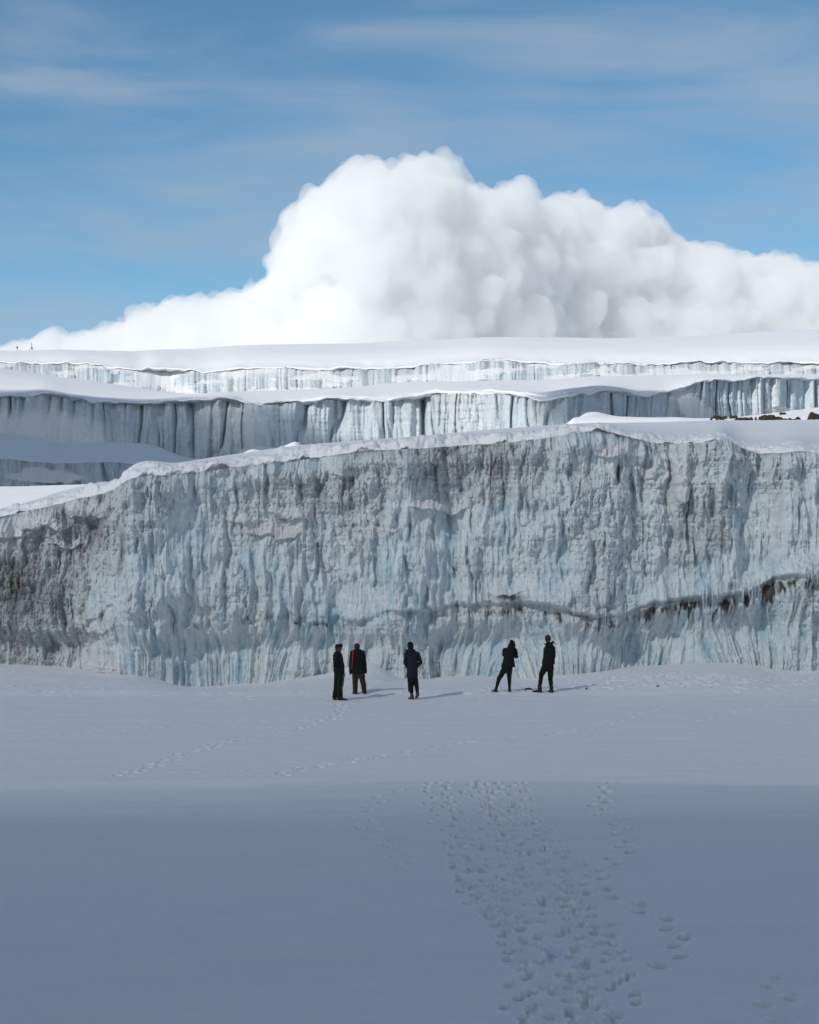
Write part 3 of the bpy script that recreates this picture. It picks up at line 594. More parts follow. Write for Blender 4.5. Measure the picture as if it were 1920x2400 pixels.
#@@OBJECTS@@
# ------------------------------------------------------------------ solid builders
def capsules(segs, rings=8, nseg=14):
    """segs: (p0, r0, p1, r1[, flat]) tapered tubes with round ends -> verts, quads (for remeshing into one skin)"""
    V, Fq = [], []
    for sg in segs:
        p0, r0, p1, r1 = sg[:4]; fl = sg[4] if len(sg) > 4 else 1.0
        p0 = np.array(p0, float); p1 = np.array(p1, float); d = p1-p0; ln = np.linalg.norm(d)
        u = d/ln if ln > 1e-6 else np.array([0, 0, 1.])
        a = np.cross(u, [0, 1, 0]); a = a/np.linalg.norm(a) if np.linalg.norm(a) > .2 else np.array([1., 0, 0])
        b = np.cross(u, a)
        prof = [(p0, r0, t) for t in np.linspace(-math.pi/2*.97, 0, 5)]+[(p1, r1, t) for t in np.linspace(0, math.pi/2*.97, 5)]
        base = len(V)
        for (c, r, t) in prof:
            cc = c+u*math.sin(t)*r; rr = r*math.cos(t)
            for k in range(nseg):
                q = 2*math.pi*k/nseg
                V.append(cc+a*math.cos(q)*rr+b*math.sin(q)*rr*fl)
        for i in range(len(prof)-1):
            for k in range(nseg):
                k2 = (k+1) % nseg
                Fq.append((base+i*nseg+k, base+i*nseg+k2, base+(i+1)*nseg+k2, base+(i+1)*nseg+k))
        c0 = len(V); V.append(p0-u*r0); V.append(p1+u*r1)
        for k in range(nseg):
            k2 = (k+1) % nseg
            Fq.append((c0, base+k2, base+k, base+k)); l = base+(len(prof)-1)*nseg
            Fq.append((c0+1, l+k, l+k2, l+k2))
    return V, Fq
def loft(rings, nseg=20):
    """rings: (cx, cy, cz, rx, ry[, rot]) horizontal ovals, closed at both ends"""
    V, Fq = [], []
    for rg in rings:
        cx, cy, cz, rx, ry = rg[:5]; ro = rg[5] if len(rg) > 5 else 0
        for k in range(nseg):
            q = 2*math.pi*k/nseg; x = math.copysign(abs(math.cos(q))**.85, math.cos(q))*rx; y = math.copysign(abs(math.sin(q))**.85, math.sin(q))*ry
            V.append((cx+x*math.cos(ro)-y*math.sin(ro), cy+x*math.sin(ro)+y*math.cos(ro), cz))
    for i in range(len(rings)-1):
        for k in range(nseg):
            k2 = (k+1) % nseg
            Fq.append((i*nseg+k, i*nseg+k2, (i+1)*nseg+k2, (i+1)*nseg+k))
    V.append(rings[0][:3]); V.append(rings[-1][:3]); n = len(V)
    for k in range(nseg):
        k2 = (k+1) % nseg
        Fq.append((n-2, k2, k, k)); l = (len(rings)-1)*nseg; Fq.append((n-1, l+k, l+k2, l+k2))
    return V, Fq
def fuse(name, pieces, mat, parent, vox=.012, smooth=4, loc=None, wrinkle=0, seed=0):
    """join pieces, voxel-remesh them to one continuous surface, smooth, add cloth wrinkles"""
    me = bpy.data.meshes.new(name+'_tmp'); V, Fc = [], []
    for (v, f) in pieces:
        b = len(V); V += [tuple(p) for p in v]
        for q in f:
            q = [i+b for i in q]; Fc.append(q if q[2] != q[3] else q[:3])
    me.from_pydata(V, [], Fc)
    o = bpy.data.objects.new(name, me); COL.objects.link(o)
    rm = o.modifiers.new('r', 'REMESH'); rm.mode = 'VOXEL'; rm.voxel_size = vox
    if smooth:
        sm = o.modifiers.new('s', 'SMOOTH'); sm.iterations = smooth; sm.factor = .5
    dg = bpy.context.evaluated_depsgraph_get(); me2 = bpy.data.meshes.new_from_object(o.evaluated_get(dg))
    o.modifiers.clear(); o.data = me2; bpy.data.meshes.remove(me); me2.name = name
    nv = len(me2.vertices); co = np.empty(nv*3, np.float32); me2.vertices.foreach_get('co', co); co = co.reshape(-1, 3)
    if wrinkle:
        no = np.empty(nv*3, np.float32); me2.vertices.foreach_get('normal', no); no = no.reshape(-1, 3)
        d = fbm(co[:, 0]*9+seed, co[:, 2]*13+co[:, 0]*5, co[:, 1]*9, o=3, seed=seed+5)*wrinkle
        co = co+no*d[:, None]; me2.vertices.foreach_set('co', np.ascontiguousarray(co, np.float32).ravel())
    me2.polygons.foreach_set('use_smooth', np.ones(len(me2.polygons), bool)); me2.materials.clear(); me2.materials.append(mat); me2.update()
    if parent: o.parent = parent
    return o

# ------------------------------------------------------------------ people
M_skin = plain('skin', (.09, .05, .035), .6, spec=.35)
M_black = plain('black_cloth', (.006, .006, .007), .9, .004, 40)
M_black2 = plain('black_trouser_cloth', (.005, .005, .0055), .9, .004, 40)
M_navy = plain('navy_cloth', (.006, .010, .018), .85, .004, 40)
M_brown = plain('brown_cloth', (.034, .020, .014), .9, .004, 40)
M_boot_b = plain('tan_boot_leather', (.065, .042, .032), .7, .003, 60)
M_boot_k = plain('black_boot_leather', (.010, .010, .010), .6, .003, 60)
M_grey = plain('grey_wool', (.022, .022, .024), .95, .004, 120)
M_red = plain('red_webbing', (.30, .022, .014), .7)
M_stripe = plain('pale_piping', (.16, .13, .12), .7)
M_hair = plain('dark_hair', (.008, .007, .006), .7, .003, 200)
M_metal = plain('camera_black', (.01, .01, .012), .4)
M_redprint = plain('dull_red_print', (.045, .018, .014), .85)

def hand(wr, dirv, side, curl=.5, s=1.0):
    """palm + five bent fingers of unequal length; wr wrist point, dirv pointing direction, side = thumb direction"""
    w = np.array(wr, float); u = np.array(dirv, float); u /= np.linalg.norm(u)
    t = np.array(side, float); t -= u*np.dot(t, u); t /= np.linalg.norm(t); nrm = np.cross(u, t)
    pc = []; P = w+u*.085*s
    pc.append((w, .026*s, P, .030*s)); pc.append((w+t*.018*s, .020*s, P+t*.022*s, .018*s)); pc.append((w-t*.018*s, .020*s, P-t*.022*s, .018*s))
    for k, (off, ln) in enumerate(((.030, .070), (.011, .080), (-.010, .074), (-.030, .058))):
        b = P+t*off*s; m = b+(u*math.cos(curl*.6)+nrm*math.sin(curl*.6))*ln*.5*s; e = m+(u*math.cos(curl*1.5)+nrm*math.sin(curl*1.5))*ln*.5*s
        pc += [(b, .0095*s, m, .0088*s), (m, .0088*s, e, .0075*s)]
    b = w+u*.025*s+t*.028*s; m = b+(u*.7+t*.7)*.038*s; e = m+(u*.9+t*.3+nrm*.3)*.032*s
    pc += [(b, .013*s, m, .011*s), (m, .011*s, e, .009*s)]
    return pc
def head(c, look, s=1.0):
    """skull, jaw, nose, ears, lips, brow around centre c; look = horizontal facing direction"""
    c = np.array(c, float); f = np.array(look, float); f /= np.linalg.norm(f); r = np.cross(f, [0, 0, 1]); r /= np.linalg.norm(r); up = np.array([0, 0, 1.])
    g = lambda a, b, h: c+f*a*s+r*b*s+up*h*s
    sg = [(g(-.015, 0, .03), .082*s, g(.02, 0, .02), .074*s), (g(.025, 0, -.04), .056*s, g(.045, 0, -.085), .030*s),
          (g(.0, .035, -.03), .040*s, g(.035, .02, -.075), .026*s), (g(.0, -.035, -.03), .040*s, g(.035, -.02, -.075), .026*s),
          (g(.085, 0, .015), .010*s, g(.108, 0, -.022), .013*s), (g(.075, -.03, .035), .012*s, g(.075, .03, .035), .012*s),
          (g(.084, -.018, -.05), .008*s, g(.084, .018, -.05), .008*s), (g(.082, -.014, -.062), .008*s, g(.082, .014, -.062), .008*s),
          (g(0, .078, .012), .013*s, g(-.006, .082, -.02), .010*s), (g(0, -.078, .012), .013*s, g(-.006, -.082, -.02), .010*s)]
    eyes = [(g(.073, .030, .012), .011*s, g(.076, .030, .012), .011*s), (g(.073, -.030, .012), .011*s, g(.076, -.030, .012), .011*s)]
    return sg, eyes
M_eye = plain('eye', (.25, .25, .25), .3)
def person(cx, foot, scale, Xpx, Ypx, label, build, dist_z=0):
    X, Y = gY(Xpx, Ypx)
    e = bpy.data.objects.new('person', None); COL.objects.link(e); e.location = (X, Y, float(ground_z(X, Y))-.012)
    tag(e, label, 'person', 'people standing before the ice wall')
    J = lambda x, z, d=0: ((x-cx)/scale, d, (foot-z)/scale)
    build(e, J, scale)
    return e
def boot(a, heel, toe, h=.10, sole=.0):
    """a = ankle, heel and toe points on the ground"""
    a = np.array(a, float); hl = np.array(heel, float); to = np.array(toe, float)
    return [(a, .052, hl+np.array([0, 0, .045]), .046), (hl+np.array([0, 0, .040]), .042, hl*.45+to*.55+np.array([0, 0, .048]), .046), (hl*.45+to*.55+np.array([0, 0, .046]), .046, to+np.array([0, 0, .032]), .032),
            (hl+np.array([0, 0, .02]), .022, to+np.array([0, 0, .018]), .020)]

def p1(e, J, S):    # side view, facing right, hands in front pocket
    c = J(337, 362); hd, ey = head(c, (1, .15, 0))
    body = hd+[(J(325, 405), .062, J(318, 440), .066)]
    body += [(J(322, 485), .13, J(335, 600), .125, .95), (J(335, 640), .13, J(338, 700), .125), (J(330, 720, .07), .085, J(318, 900, .06), .058), (J(318, 900, .06), .055, J(290, 1075, .05), .042),
             (J(345, 720, -.07), .085, J(352, 900, -.06), .058), (J(352, 900, -.06), .055, J(352, 1075, -.05), .042),
             (J(312, 480, -.19), .055, J(305, 590, -.21), .045), (J(305, 590, -.21), .042, J(372, 608, -.16), .032), (J(312, 480, .19), .055, J(305, 590, .21), .045), (J(305, 590, .21), .042, J(370, 608, .16), .032)]
    body += hand(J(372, 608, -.16), (.1, 1, -.1), (0, 0, 1), .6)+hand(J(370, 608, .16), (.1, -1, -.1), (0, 0, 1), .6)
    fuse('body', [capsules(body)], M_skin, e, .009, 2)
    for q_ in ey: fuse('eye', [capsules([q_])], M_eye, e, .004, 0)
    hx = J(337, 350)
    fuse('cap', [loft([(*J(338, 352)[:3][:1], 0, J(0, 352)[2], .106, .088), (J(336, 0)[0], 0, J(0, 340)[2], .112, .092), (J(336, 0)[0], 0, J(0, 322)[2], .112, .09), (J(338, 0)[0], 0, J(0, 309)[2], .104, .082), (J(336, 0)[0], 0, J(0, 303)[2], .07, .055)]),
                 capsules([(J(380, 336, -.03), .010, J(392, 338, -.02), .007), (J(380, 336, .03), .010, J(392, 338, .02), .007)]),
                 capsules([(J(300, 345), .05, J(302, 385), .042)])], M_black, e, .008, 2)
    jk = [loft([(J(340, 0)[0], 0, J(0, 716)[2], .170, .17), (J(338, 0)[0], 0, J(0, 690)[2], .182, .19), (J(330, 0)[0], 0, J(0, 600)[2], .172, .20), (J(325, 0)[0], 0, J(0, 530)[2], .168, .205), (J(318, 0)[0], 0, J(0, 465)[2], .155, .21), (J(316, 0)[0], 0, J(0, 430)[2], .115, .16), (J(322, 0)[0], 0, J(0, 408)[2], .078, .085), (J(326, 0)[0], 0, J(0, 398)[2], .07, .075)])]
    for sd in (-1, 1):
        jk.append(capsules([(J(298, 462, .19*sd), .085, J(292, 585, .22*sd), .072), (J(292, 585, .22*sd), .070, J(378, 612, .16*sd), .058)]))
    jk.append(capsules([(J(370, 600), .10, J(378, 640), .09)]))
    fuse('jacket', jk, M_black, e, .011, 3, wrinkle=.010, seed=1)
    tr = [loft([(J(343, 0)[0], 0, J(0, 790)[2], .165, .13), (J(343, 0)[0], 0, J(0, 705)[2], .172, .155)])]
    for sd, x1, x2, x3 in ((-.08, 368, 350, 350), (.08, 320, 302, 285)):
        tr.append(loft([(J(x3, 0)[0], sd, J(0, 1078)[2], .095, .085), (J(x3, 0)[0], sd, J(0, 1060)[2], .098, .09), (J(x2, 0)[0], sd, J(0, 940)[2], .10, .085), (J((x1+x2)/2, 0)[0], sd, J(0, 850)[2], .112, .095), (J(x1, 0)[0], sd*.9, J(0, 750)[2], .125, .11), (J(x1, 0)[0], sd*.8, J(0, 712)[2], .12, .11)]))
    t = fuse('trousers', tr, M_black2, e, .011, 3, wrinkle=.009, seed=2)
    fuse('side_stripe', [capsules([(J(404, 745, -.165), .010, J(396, 860, -.155), .010), (J(396, 860, -.155), .010, J(378, 950, -.150), .009)])], M_stripe, t, .006, 1)
    fuse('boot', [capsules(boot(J(283, 1075, .08), J(264, 1115, .08), J(300, 1115, .05)))], M_boot_k, e, .009, 2)
    fuse('boot', [capsules(boot(J(350, 1075, -.08), J(335, 1115, -.08), J(446, 1115, -.10)))], M_boot_k, e, .009, 2)

def arms_down(J, xs, sh, el, wr, d=.02, r=(.075, .06, .05)):
    return [(J(xs[0], sh, 0), r[0], J(xs[1], el, d), r[1]), (J(xs[1], el, d), r[1], J(xs[2], wr, d), r[2])]

def p2(e, J, S):    # back view, brown trousers, red strap
    hd, ey = head(J(598, 362), (.1, 1, .05), .97)
    body = hd+[(J(600, 400), .060, J(602, 440), .068), (J(605, 480), .14, J(610, 690), .12, .72), (J(575, 740), .085, J(570, 880), .06), (J(570, 880), .055, J(572, 1010), .042), (J(655, 740), .085, J(680, 880), .06), (J(680, 880), .055, J(703, 1010), .042)]
    body += arms_down(J, (530, 508, 503), 440, 600, 690, r=(.05, .042, .032))+arms_down(J, (685, 712, 722), 440, 590, 690, r=(.05, .042, .032))
    body += hand(J(502, 690, .02), (0, .1, -1), (-.2, 1, 0), .5)+hand(J(722, 690, .02), (0, .1, -1), (.2, 1, 0), .5)
    fuse('body', [capsules(body)], M_skin, e, .009, 2)
    for q_ in ey: fuse('eye', [capsules([q_])], M_eye, e, .004, 0)
    fuse('beanie', [loft([(J(598, 0)[0], .0, J(0, 392)[2], .086, .095), (J(598, 0)[0], .0, J(0, 360)[2], .092, .105), (J(598, 0)[0], 0, J(0, 338)[2], .088, .10), (J(597, 0)[0], 0, J(0, 322)[2], .066, .078), (J(596, 0)[0], 0, J(0, 312)[2], .028, .03)])], M_grey, e, .008, 2)
    fuse('glove', [capsules([(J(503, 700, .02), .052, J(502, 725, .02), .048), (J(502, 725, .02), .046, J(503, 752, .03), .036), (J(510, 715, .05), .018, J(515, 738, .06), .016)])], M_black2, e, .009, 2)
    fuse('glove', [capsules([(J(722, 700, .02), .050, J(722, 722, .02), .046), (J(722, 722, .02), .044, J(720, 738, .03), .034), (J(712, 715, .05), .018, J(708, 733, .06), .016)])], M_black2, e, .009, 2)
    jk = [loft([(J(617, 0)[0], 0, J(0, 748)[2], .225, .15), (J(617, 0)[0], 0, J(0, 725)[2], .232, .16), (J(612, 0)[0], 0, J(0, 600)[2], .222, .155), (J(607, 0)[0], 0, J(0, 500)[2], .215, .15), (J(603, 0)[0], 0, J(0, 440)[2], .195, .135), (J(601, 0)[0], 0, J(0, 412)[2], .135, .11), (J(600, 0)[0], 0, J(0, 396)[2], .075, .08)])]
    jk += [capsules(arms_down(J, (530, 508, 503), 445, 600, 695, r=(.078, .068, .055))), capsules(arms_down(J, (678, 704, 716), 445, 590, 700, r=(.085, .072, .058))), capsules([(J(560, 415, -.05), .045, J(645, 412, -.05), .045)])]
    j = fuse('jacket', jk, M_black, e, .011, 3, wrinkle=.009, seed=3)
    fuse('red_strap', [capsules([(J(545, 425, -.125), .022, J(538, 520, -.158), .026), (J(538, 520, -.158), .024, J(522, 680, -.165), .012)])], M_red, j, .006, 1)
    pr = []
    rr = np.random.default_rng(4)
    for k in range(26):
        y = 470+k*8.2; x = 652+rr.uniform(-18, 22)+k*.8
        pr.append(capsules([(J(x, y, -.150), .008, J(x+rr.uniform(-8, 8), y+rr.uniform(3, 10), -.150), .006)]))
    fuse('red_print', pr, M_redprint, j, .005, 0)
    tr = [loft([(J(618, 0)[0], 0, J(0, 815)[2], .16, .12), (J(618, 0)[0], 0, J(0, 740)[2], .21, .14), (J(618, 0)[0], 0, J(0, 715)[2], .20, .14)])]
    for x1, x2, x3 in ((574, 572, 571), (662, 688, 702)):
        tr.append(loft([(J(x3, 0)[0], 0, J(0, 1020)[2], .072, .08), (J(x3, 0)[0], 0, J(0, 990)[2], .078, .088), (J(x2, 0)[0], 0, J(0, 900)[2], .092, .095), (J((x1+x2)/2, 0)[0], 0, J(0, 840)[2], .100, .10), (J(x1, 0)[0], 0, J(0, 760)[2], .108, .115), (J(x1, 0)[0], 0, J(0, 730)[2], .10, .11)]))
    fuse('trousers', tr, M_brown, e, .011, 3, wrinkle=.013, seed=4)
    fuse('boot', [capsules(boot(J(575, 1005), J(580, 1048, -.06), J(535, 1048, .10))+[(J(573, 980), .075, J(575, 1015), .072)])], M_boot_k, e, .009, 2)
    fuse('boot', [capsules(boot(J(703, 1000), J(702, 1042, -.05), J(722, 1042, .16))+[(J(702, 975), .072, J(704, 1012), .070)])], M_boot_k, e, .009, 2)

def p3(e, J, S):    # back view, navy parka, right foot lifting
    hd, ey = head(J(1368, 322), (-.15, 1, 0), .98)
    body = hd+[(J(1370, 360), .062, J(1378, 410), .07), (J(1388, 470), .13, J(1393, 700), .12, .72), (J(1365, 760), .085, J(1370, 930), .058), (J(1370, 930), .055, J(1388, 1055), .042), (J(1432, 760), .085, J(1455, 920, .02), .058), (J(1455, 920, .02), .055, J(1470, 1010, -.12), .042)]
    body += [(J(1315, 430), .05, J(1283, 575), .045), (J(1283, 575), .042, J(1320, 640, .1), .032), (J(1470, 430), .05, J(1525, 565), .045), (J(1525, 565), .042, J(1485, 618, .1), .032)]
    body += hand(J(1320, 640, .1), (.3, .6, -.6), (0, 0, 1), .5)+hand(J(1485, 618, .1), (-.3, .6, -.6), (0, 0, 1), .5)
    fuse('body', [capsules(body)], M_skin, e, .009, 2)
    for q_ in ey: fuse('eye', [capsules([q_])], M_eye, e, .004, 0)
    fuse('knit_hat', [loft([(J(1370, 0)[0], 0, J(0, 372)[2], .095, .09), (J(1369, 0)[0], 0, J(0, 335)[2], .103, .108), (J(1367, 0)[0], 0, J(0, 300)[2], .100, .105), (J(1365, 0)[0], 0, J(0, 280)[2], .076, .08), (J(1363, 0)[0], 0, J(0, 269)[2], .035, .035)])], M_black, e, .008, 2)
    jk = [loft([(J(1395, 0)[0], 0, J(0, 786)[2], .180, .15), (J(1395, 0)[0], 0, J(0, 760)[2], .184, .16), (J(1394, 0)[0], 0, J(0, 640)[2], .172, .15), (J(1397, 0)[0], 0, J(0, 560)[2], .17, .145), (J(1393, 0)[0], 0, J(0, 480)[2], .19, .145), (J(1388, 0)[0], 0, J(0, 430)[2], .20, .135), (J(1380, 0)[0], 0, J(0, 398)[2], .135, .11), (J(1374, 0)[0], 0, J(0, 372)[2], .095, .09)]),
          capsules([(J(1312, 445), .072, J(1290, 575), .060), (J(1290, 575), .060, J(1328, 640, .05), .055)]),
          capsules([(J(1472, 445), .075, J(1519, 568), .062), (J(1519, 568), .060, J(1474, 618, .06), .052)]),
          capsules([(J(1322, 402, -.06), .062, J(1370, 398, -.13), .06), (J(1370, 398, -.13), .055, J(1425, 402, -.06), .05), (J(1318, 425, -.03), .055, J(1330, 400, -.05), .055)])]
    fuse('parka', jk, M_navy, e, .011, 3, wrinkle=.010, seed=5)
    tr = [loft([(J(1396, 0)[0], 0, J(0, 850)[2], .12, .11), (J(1396, 0)[0], 0, J(0, 760)[2], .165, .13)])]
    tr.append(loft([(J(1384, 0)[0], 0, J(0, 1005)[2], .062, .07), (J(1376, 0)[0], 0, J(0, 990)[2], .088, .09), (J(1372, 0)[0], 0, J(0, 900)[2], .088, .09), (J(1368, 0)[0], 0, J(0, 780)[2], .105, .11), (J(1368, 0)[0], 0, J(0, 750)[2], .10, .11)]))
    tr.append(loft([(J(1468, 0)[0], -.12, J(0, 1000)[2], .055, .06), (J(1462, 0)[0], -.06, J(0, 940)[2], .068, .07), (J(1452, 0)[0], .02, J(0, 880)[2], .08, .085), (J(1434, 0)[0], 0, J(0, 790)[2], .095, .10), (J(1430, 0)[0], 0, J(0, 750)[2], .09, .10)]))
    tr.append(capsules([(J(1386, 1005), .045, J(1390, 1060), .045)]))
    fuse('trousers', tr, M_black2, e, .011, 3, wrinkle=.010, seed=6)
    fuse('boot', [capsules(boot(J(1392, 1055), J(1405, 1106, -.08), J(1348, 1106, .12))+[(J(1390, 1050), .062, J(1393, 1075), .062)])], M_boot_b, e, .009, 2)
    a = J(1470, 1010, -.12)
    fuse('boot', [capsules([(J(1470, 1012, -.12), .060, J(1472, 1040, -.14), .056), (J(1474, 1040, -.17), .052, J(1455, 1072, .02), .042), (J(1455, 1072, .02), .040, J(1448, 1082, .08), .03)])], M_boot_b, e, .009, 2)

def p4(e, J, S):    # back view, hood up, raising a camera, wide stance
    hd, ey = head(J(500, 335), (.5, 1, -.3), .95)
    body = hd+[(J(480, 370), .062, J(470, 400), .07), (J(465, 450), .13, J(440, 620), .12, .72), (J(400, 680), .085, J(318, 830), .058), (J(318, 830), .052, J(262, 985), .040), (J(455, 680), .085, J(452, 840), .058), (J(452, 840), .052, J(460, 990), .040)]
    body += [(J(385, 420), .05, J(372, 500, .12), .042), (J(372, 500, .12), .04, J(480, 420, .28), .030), (J(545, 420), .05, J(568, 510, .1), .042), (J(568, 510, .1), .04, J(535, 415, .28), .030)]
    body += hand(J(480, 420, .28), (.4, .3, 1), (-1, 0, 0), .9)+hand(J(535, 415, .28), (-.4, .3, 1), (1, 0, 0), .9)
    fuse('body', [capsules(body)], M_skin, e, .009, 2)
    for q_ in ey: fuse('eye', [capsules([q_])], M_eye, e, .004, 0)
    cm = fuse('held_camera', [loft([(J(510, 0)[0], .33, J(0, 395)[2], .065, .03), (J(510, 0)[0], .33, J(0, 358)[2], .065, .03)]), capsules([(J(510, 378, .34), .034, J(510, 378, .42), .034), (J(510, 356, .33), .02, J(510, 352, .33), .016)])], M_metal, None, .006, 1)
    cm.location = e.location; tag(cm, 'small dark camera held up by the hooded person', 'camera')
    jk = [loft([(J(437, 0)[0], 0, J(0, 668)[2], .232, .155, -.02), (J(438, 0)[0], 0, J(0, 645)[2], .228, .16), (J(446, 0)[0], 0, J(0, 570)[2], .188, .15), (J(452, 0)[0], 0, J(0, 500)[2], .180, .145), (J(460, 0)[0], 0, J(0, 430)[2], .195, .14), (J(468, 0)[0], 0, J(0, 395)[2], .165, .12), (J(482, 0)[0], 0, J(0, 372)[2], .12, .11)]),
          loft([(J(487, 0)[0], .0, J(0, 375)[2], .115, .11), (J(493, 0)[0], .0, J(0, 345)[2], .125, .125), (J(496, 0)[0], 0, J(0, 320)[2], .105, .12), (J(494, 0)[0], 0, J(0, 295)[2], .080, .095), (J(491, 0)[0], 0, J(0, 278)[2], .055, .065), (J(489, 0)[0], 0, J(0, 268)[2], .028, .03)]),
          capsules([(J(388, 415), .072, J(378, 482, .08), .062), (J(378, 482, .08), .060, J(470, 440, .25), .048)]),
          capsules([(J(538, 420), .075, J(560, 518, .08), .064), (J(560, 518, .08), .060, J(535, 440, .25), .048)])]
    fuse('hooded_jacket', jk, M_black, e, .011, 3, wrinkle=.010, seed=7)
    tr = [loft([(J(425, 0)[0], 0, J(0, 730)[2], .13, .11), (J(432, 0)[0], 0, J(0, 650)[2], .19, .14)]),
          capsules([(J(392, 685), .115, J(305, 835), .072), (J(305, 835), .070, J(262, 982), .046)]), capsules([(J(452, 690), .110, J(456, 840), .068), (J(456, 840), .066, J(460, 985), .046)])]
    t = fuse('trousers', tr, M_black2, e, .011, 3, wrinkle=.008, seed=8)
    fuse('side_stripe', [capsules([(J(500, 690, -.05), .014, J(486, 800, -.055), .011), (J(486, 800, -.055), .011, J(474, 975, -.04), .009)])], M_stripe, t, .006, 1)
    fuse('boot', [capsules(boot(J(260, 985), J(272, 1028, -.04), J(215, 1030, .05)))], M_boot_k, e, .009, 2)
    fuse('boot', [capsules(boot(J(459, 985), J(456, 1028, -.06), J(474, 1028, .12)))], M_boot_k, e, .009, 2)

def p5(e, J, S):    # back three-quarter, flared collar, wide stance, hands in front
    hd, ey = head(J(1008, 265), (-.6, .8, .05), 1.0)
    body = hd+[(J(1015, 300), .062, J(1025, 345), .07), (J(1040, 410), .13, J(1025, 580), .12, .72), (J(975, 650), .09, J(915, 780), .062), (J(915, 780), .058, J(893, 950), .045), (J(1045, 650), .09, J(1050, 830), .062), (J(1050, 830), .058, J(1060, 1000), .045)]
    body += [(J(975, 390), .05, J(965, 490, .05), .045), (J(965, 490, .05), .042, J(985, 560, .2), .032), (J(1095, 390), .052, J(1100, 500, .03), .045), (J(1100, 500, .03), .042, J(1050, 560, .2), .032)]
    body += hand(J(985, 560, .2), (.6, .3, -.3), (0, 0, 1), .6)+hand(J(1050, 560, .2), (-.6, .3, -.3), (0, 0, 1), .6)
    fuse('body', [capsules(body)], M_skin, e, .009, 2)
    for q_ in ey: fuse('eye', [capsules([q_])], M_eye, e, .004, 0)
    fuse('beanie', [loft([(J(1013, 0)[0], 0, J(0, 285)[2], .092, .10), (J(1013, 0)[0], 0, J(0, 250)[2], .101, .112), (J(1012, 0)[0], 0, J(0, 225)[2], .096, .105), (J(1012, 0)[0], 0, J(0, 207)[2], .066, .074), (J(1012, 0)[0], 0, J(0, 199)[2], .025, .03)])], M_grey, e, .008, 2)
    jk = [loft([(J(1018, 0)[0], 0, J(0, 622)[2], .225, .16), (J(1020, 0)[0], 0, J(0, 590)[2], .218, .165), (J(1030, 0)[0], 0, J(0, 500)[2], .195, .155), (J(1037, 0)[0], 0, J(0, 420)[2], .195, .15), (J(1040, 0)[0], 0, J(0, 370)[2], .165, .13), (J(1035, 0)[0], 0, J(0, 340)[2], .12, .11), (J(1028, 0)[0], 0, J(0, 318)[2], .10, .10), (J(1026, 0)[0], 0, J(0, 300)[2], .095, .095)]),
          capsules([(J(975, 400, .02), .062, J(968, 490, .05), .055), (J(968, 490, .05), .055, J(990, 550, .18), .05)]),
          capsules([(J(1088, 392), .080, J(1098, 500, .02), .068), (J(1098, 500, .02), .066, J(1085, 580, .10), .055)]),
          capsules([(J(962, 328, -.02), .022, J(1000, 345, -.09), .035), (J(1000, 345, -.09), .035, J(1060, 325, -.08), .04), (J(1060, 325, -.08), .04, J(1092, 305, -.02), .028), (J(1080, 290, 0), .024, J(1096, 318, 0), .024)])]
    fuse('jacket', jk, M_black, e, .011, 3, wrinkle=.009, seed=9)
    tr = [loft([(J(1015, 0)[0], 0, J(0, 710)[2], .15, .12), (J(1018, 0)[0], 0, J(0, 610)[2], .19, .145)]),
          capsules([(J(970, 670), .125, J(918, 775), .092), (J(918, 775), .086, J(897, 920), .062)]), capsules([(J(1048, 670), .12, J(1050, 830), .082), (J(1050, 830), .080, J(1062, 985), .062)])]
    fuse('trousers', tr, M_black2, e, .011, 3, wrinkle=.012, seed=10)
    fuse('boot', [capsules(boot(J(893, 980), J(912, 1036, -.03), J(800, 1034, .05))+[(J(893, 935), .070, J(896, 985), .068)])], M_boot_k, e, .009, 2)
    fuse('boot', [capsules(boot(J(1063, 985), J(1076, 1038, -.08), J(1022, 1040, .10))+[(J(1062, 960), .066, J(1065, 990), .064)])], M_boot_k, e, .009, 2)

person(330, 1117, 449, 740+330/6.16, 1641, 'person in black standing side-on in a flat cap, leftmost of the five people', p1)
person(610, 1048, 438, 740+610/6.16, 1629.5, 'person seen from behind in brown trousers with a red strap down the dark jacket', p2)
person(1390, 1107, 449, 740+1390/6.16, 1639, 'person in long navy parka and tan boots, hands in pockets, one heel raised', p3)
person(430, 1030, 438, 1120+430/6.16, 1627, 'person in pointed black hood, arms raised to a camera, legs wide apart', p4)
person(1010, 1038, 438, 1120+1010/6.16, 1628, 'tall person in black coat with flared collar and grey beanie, rightmost of five', p5)

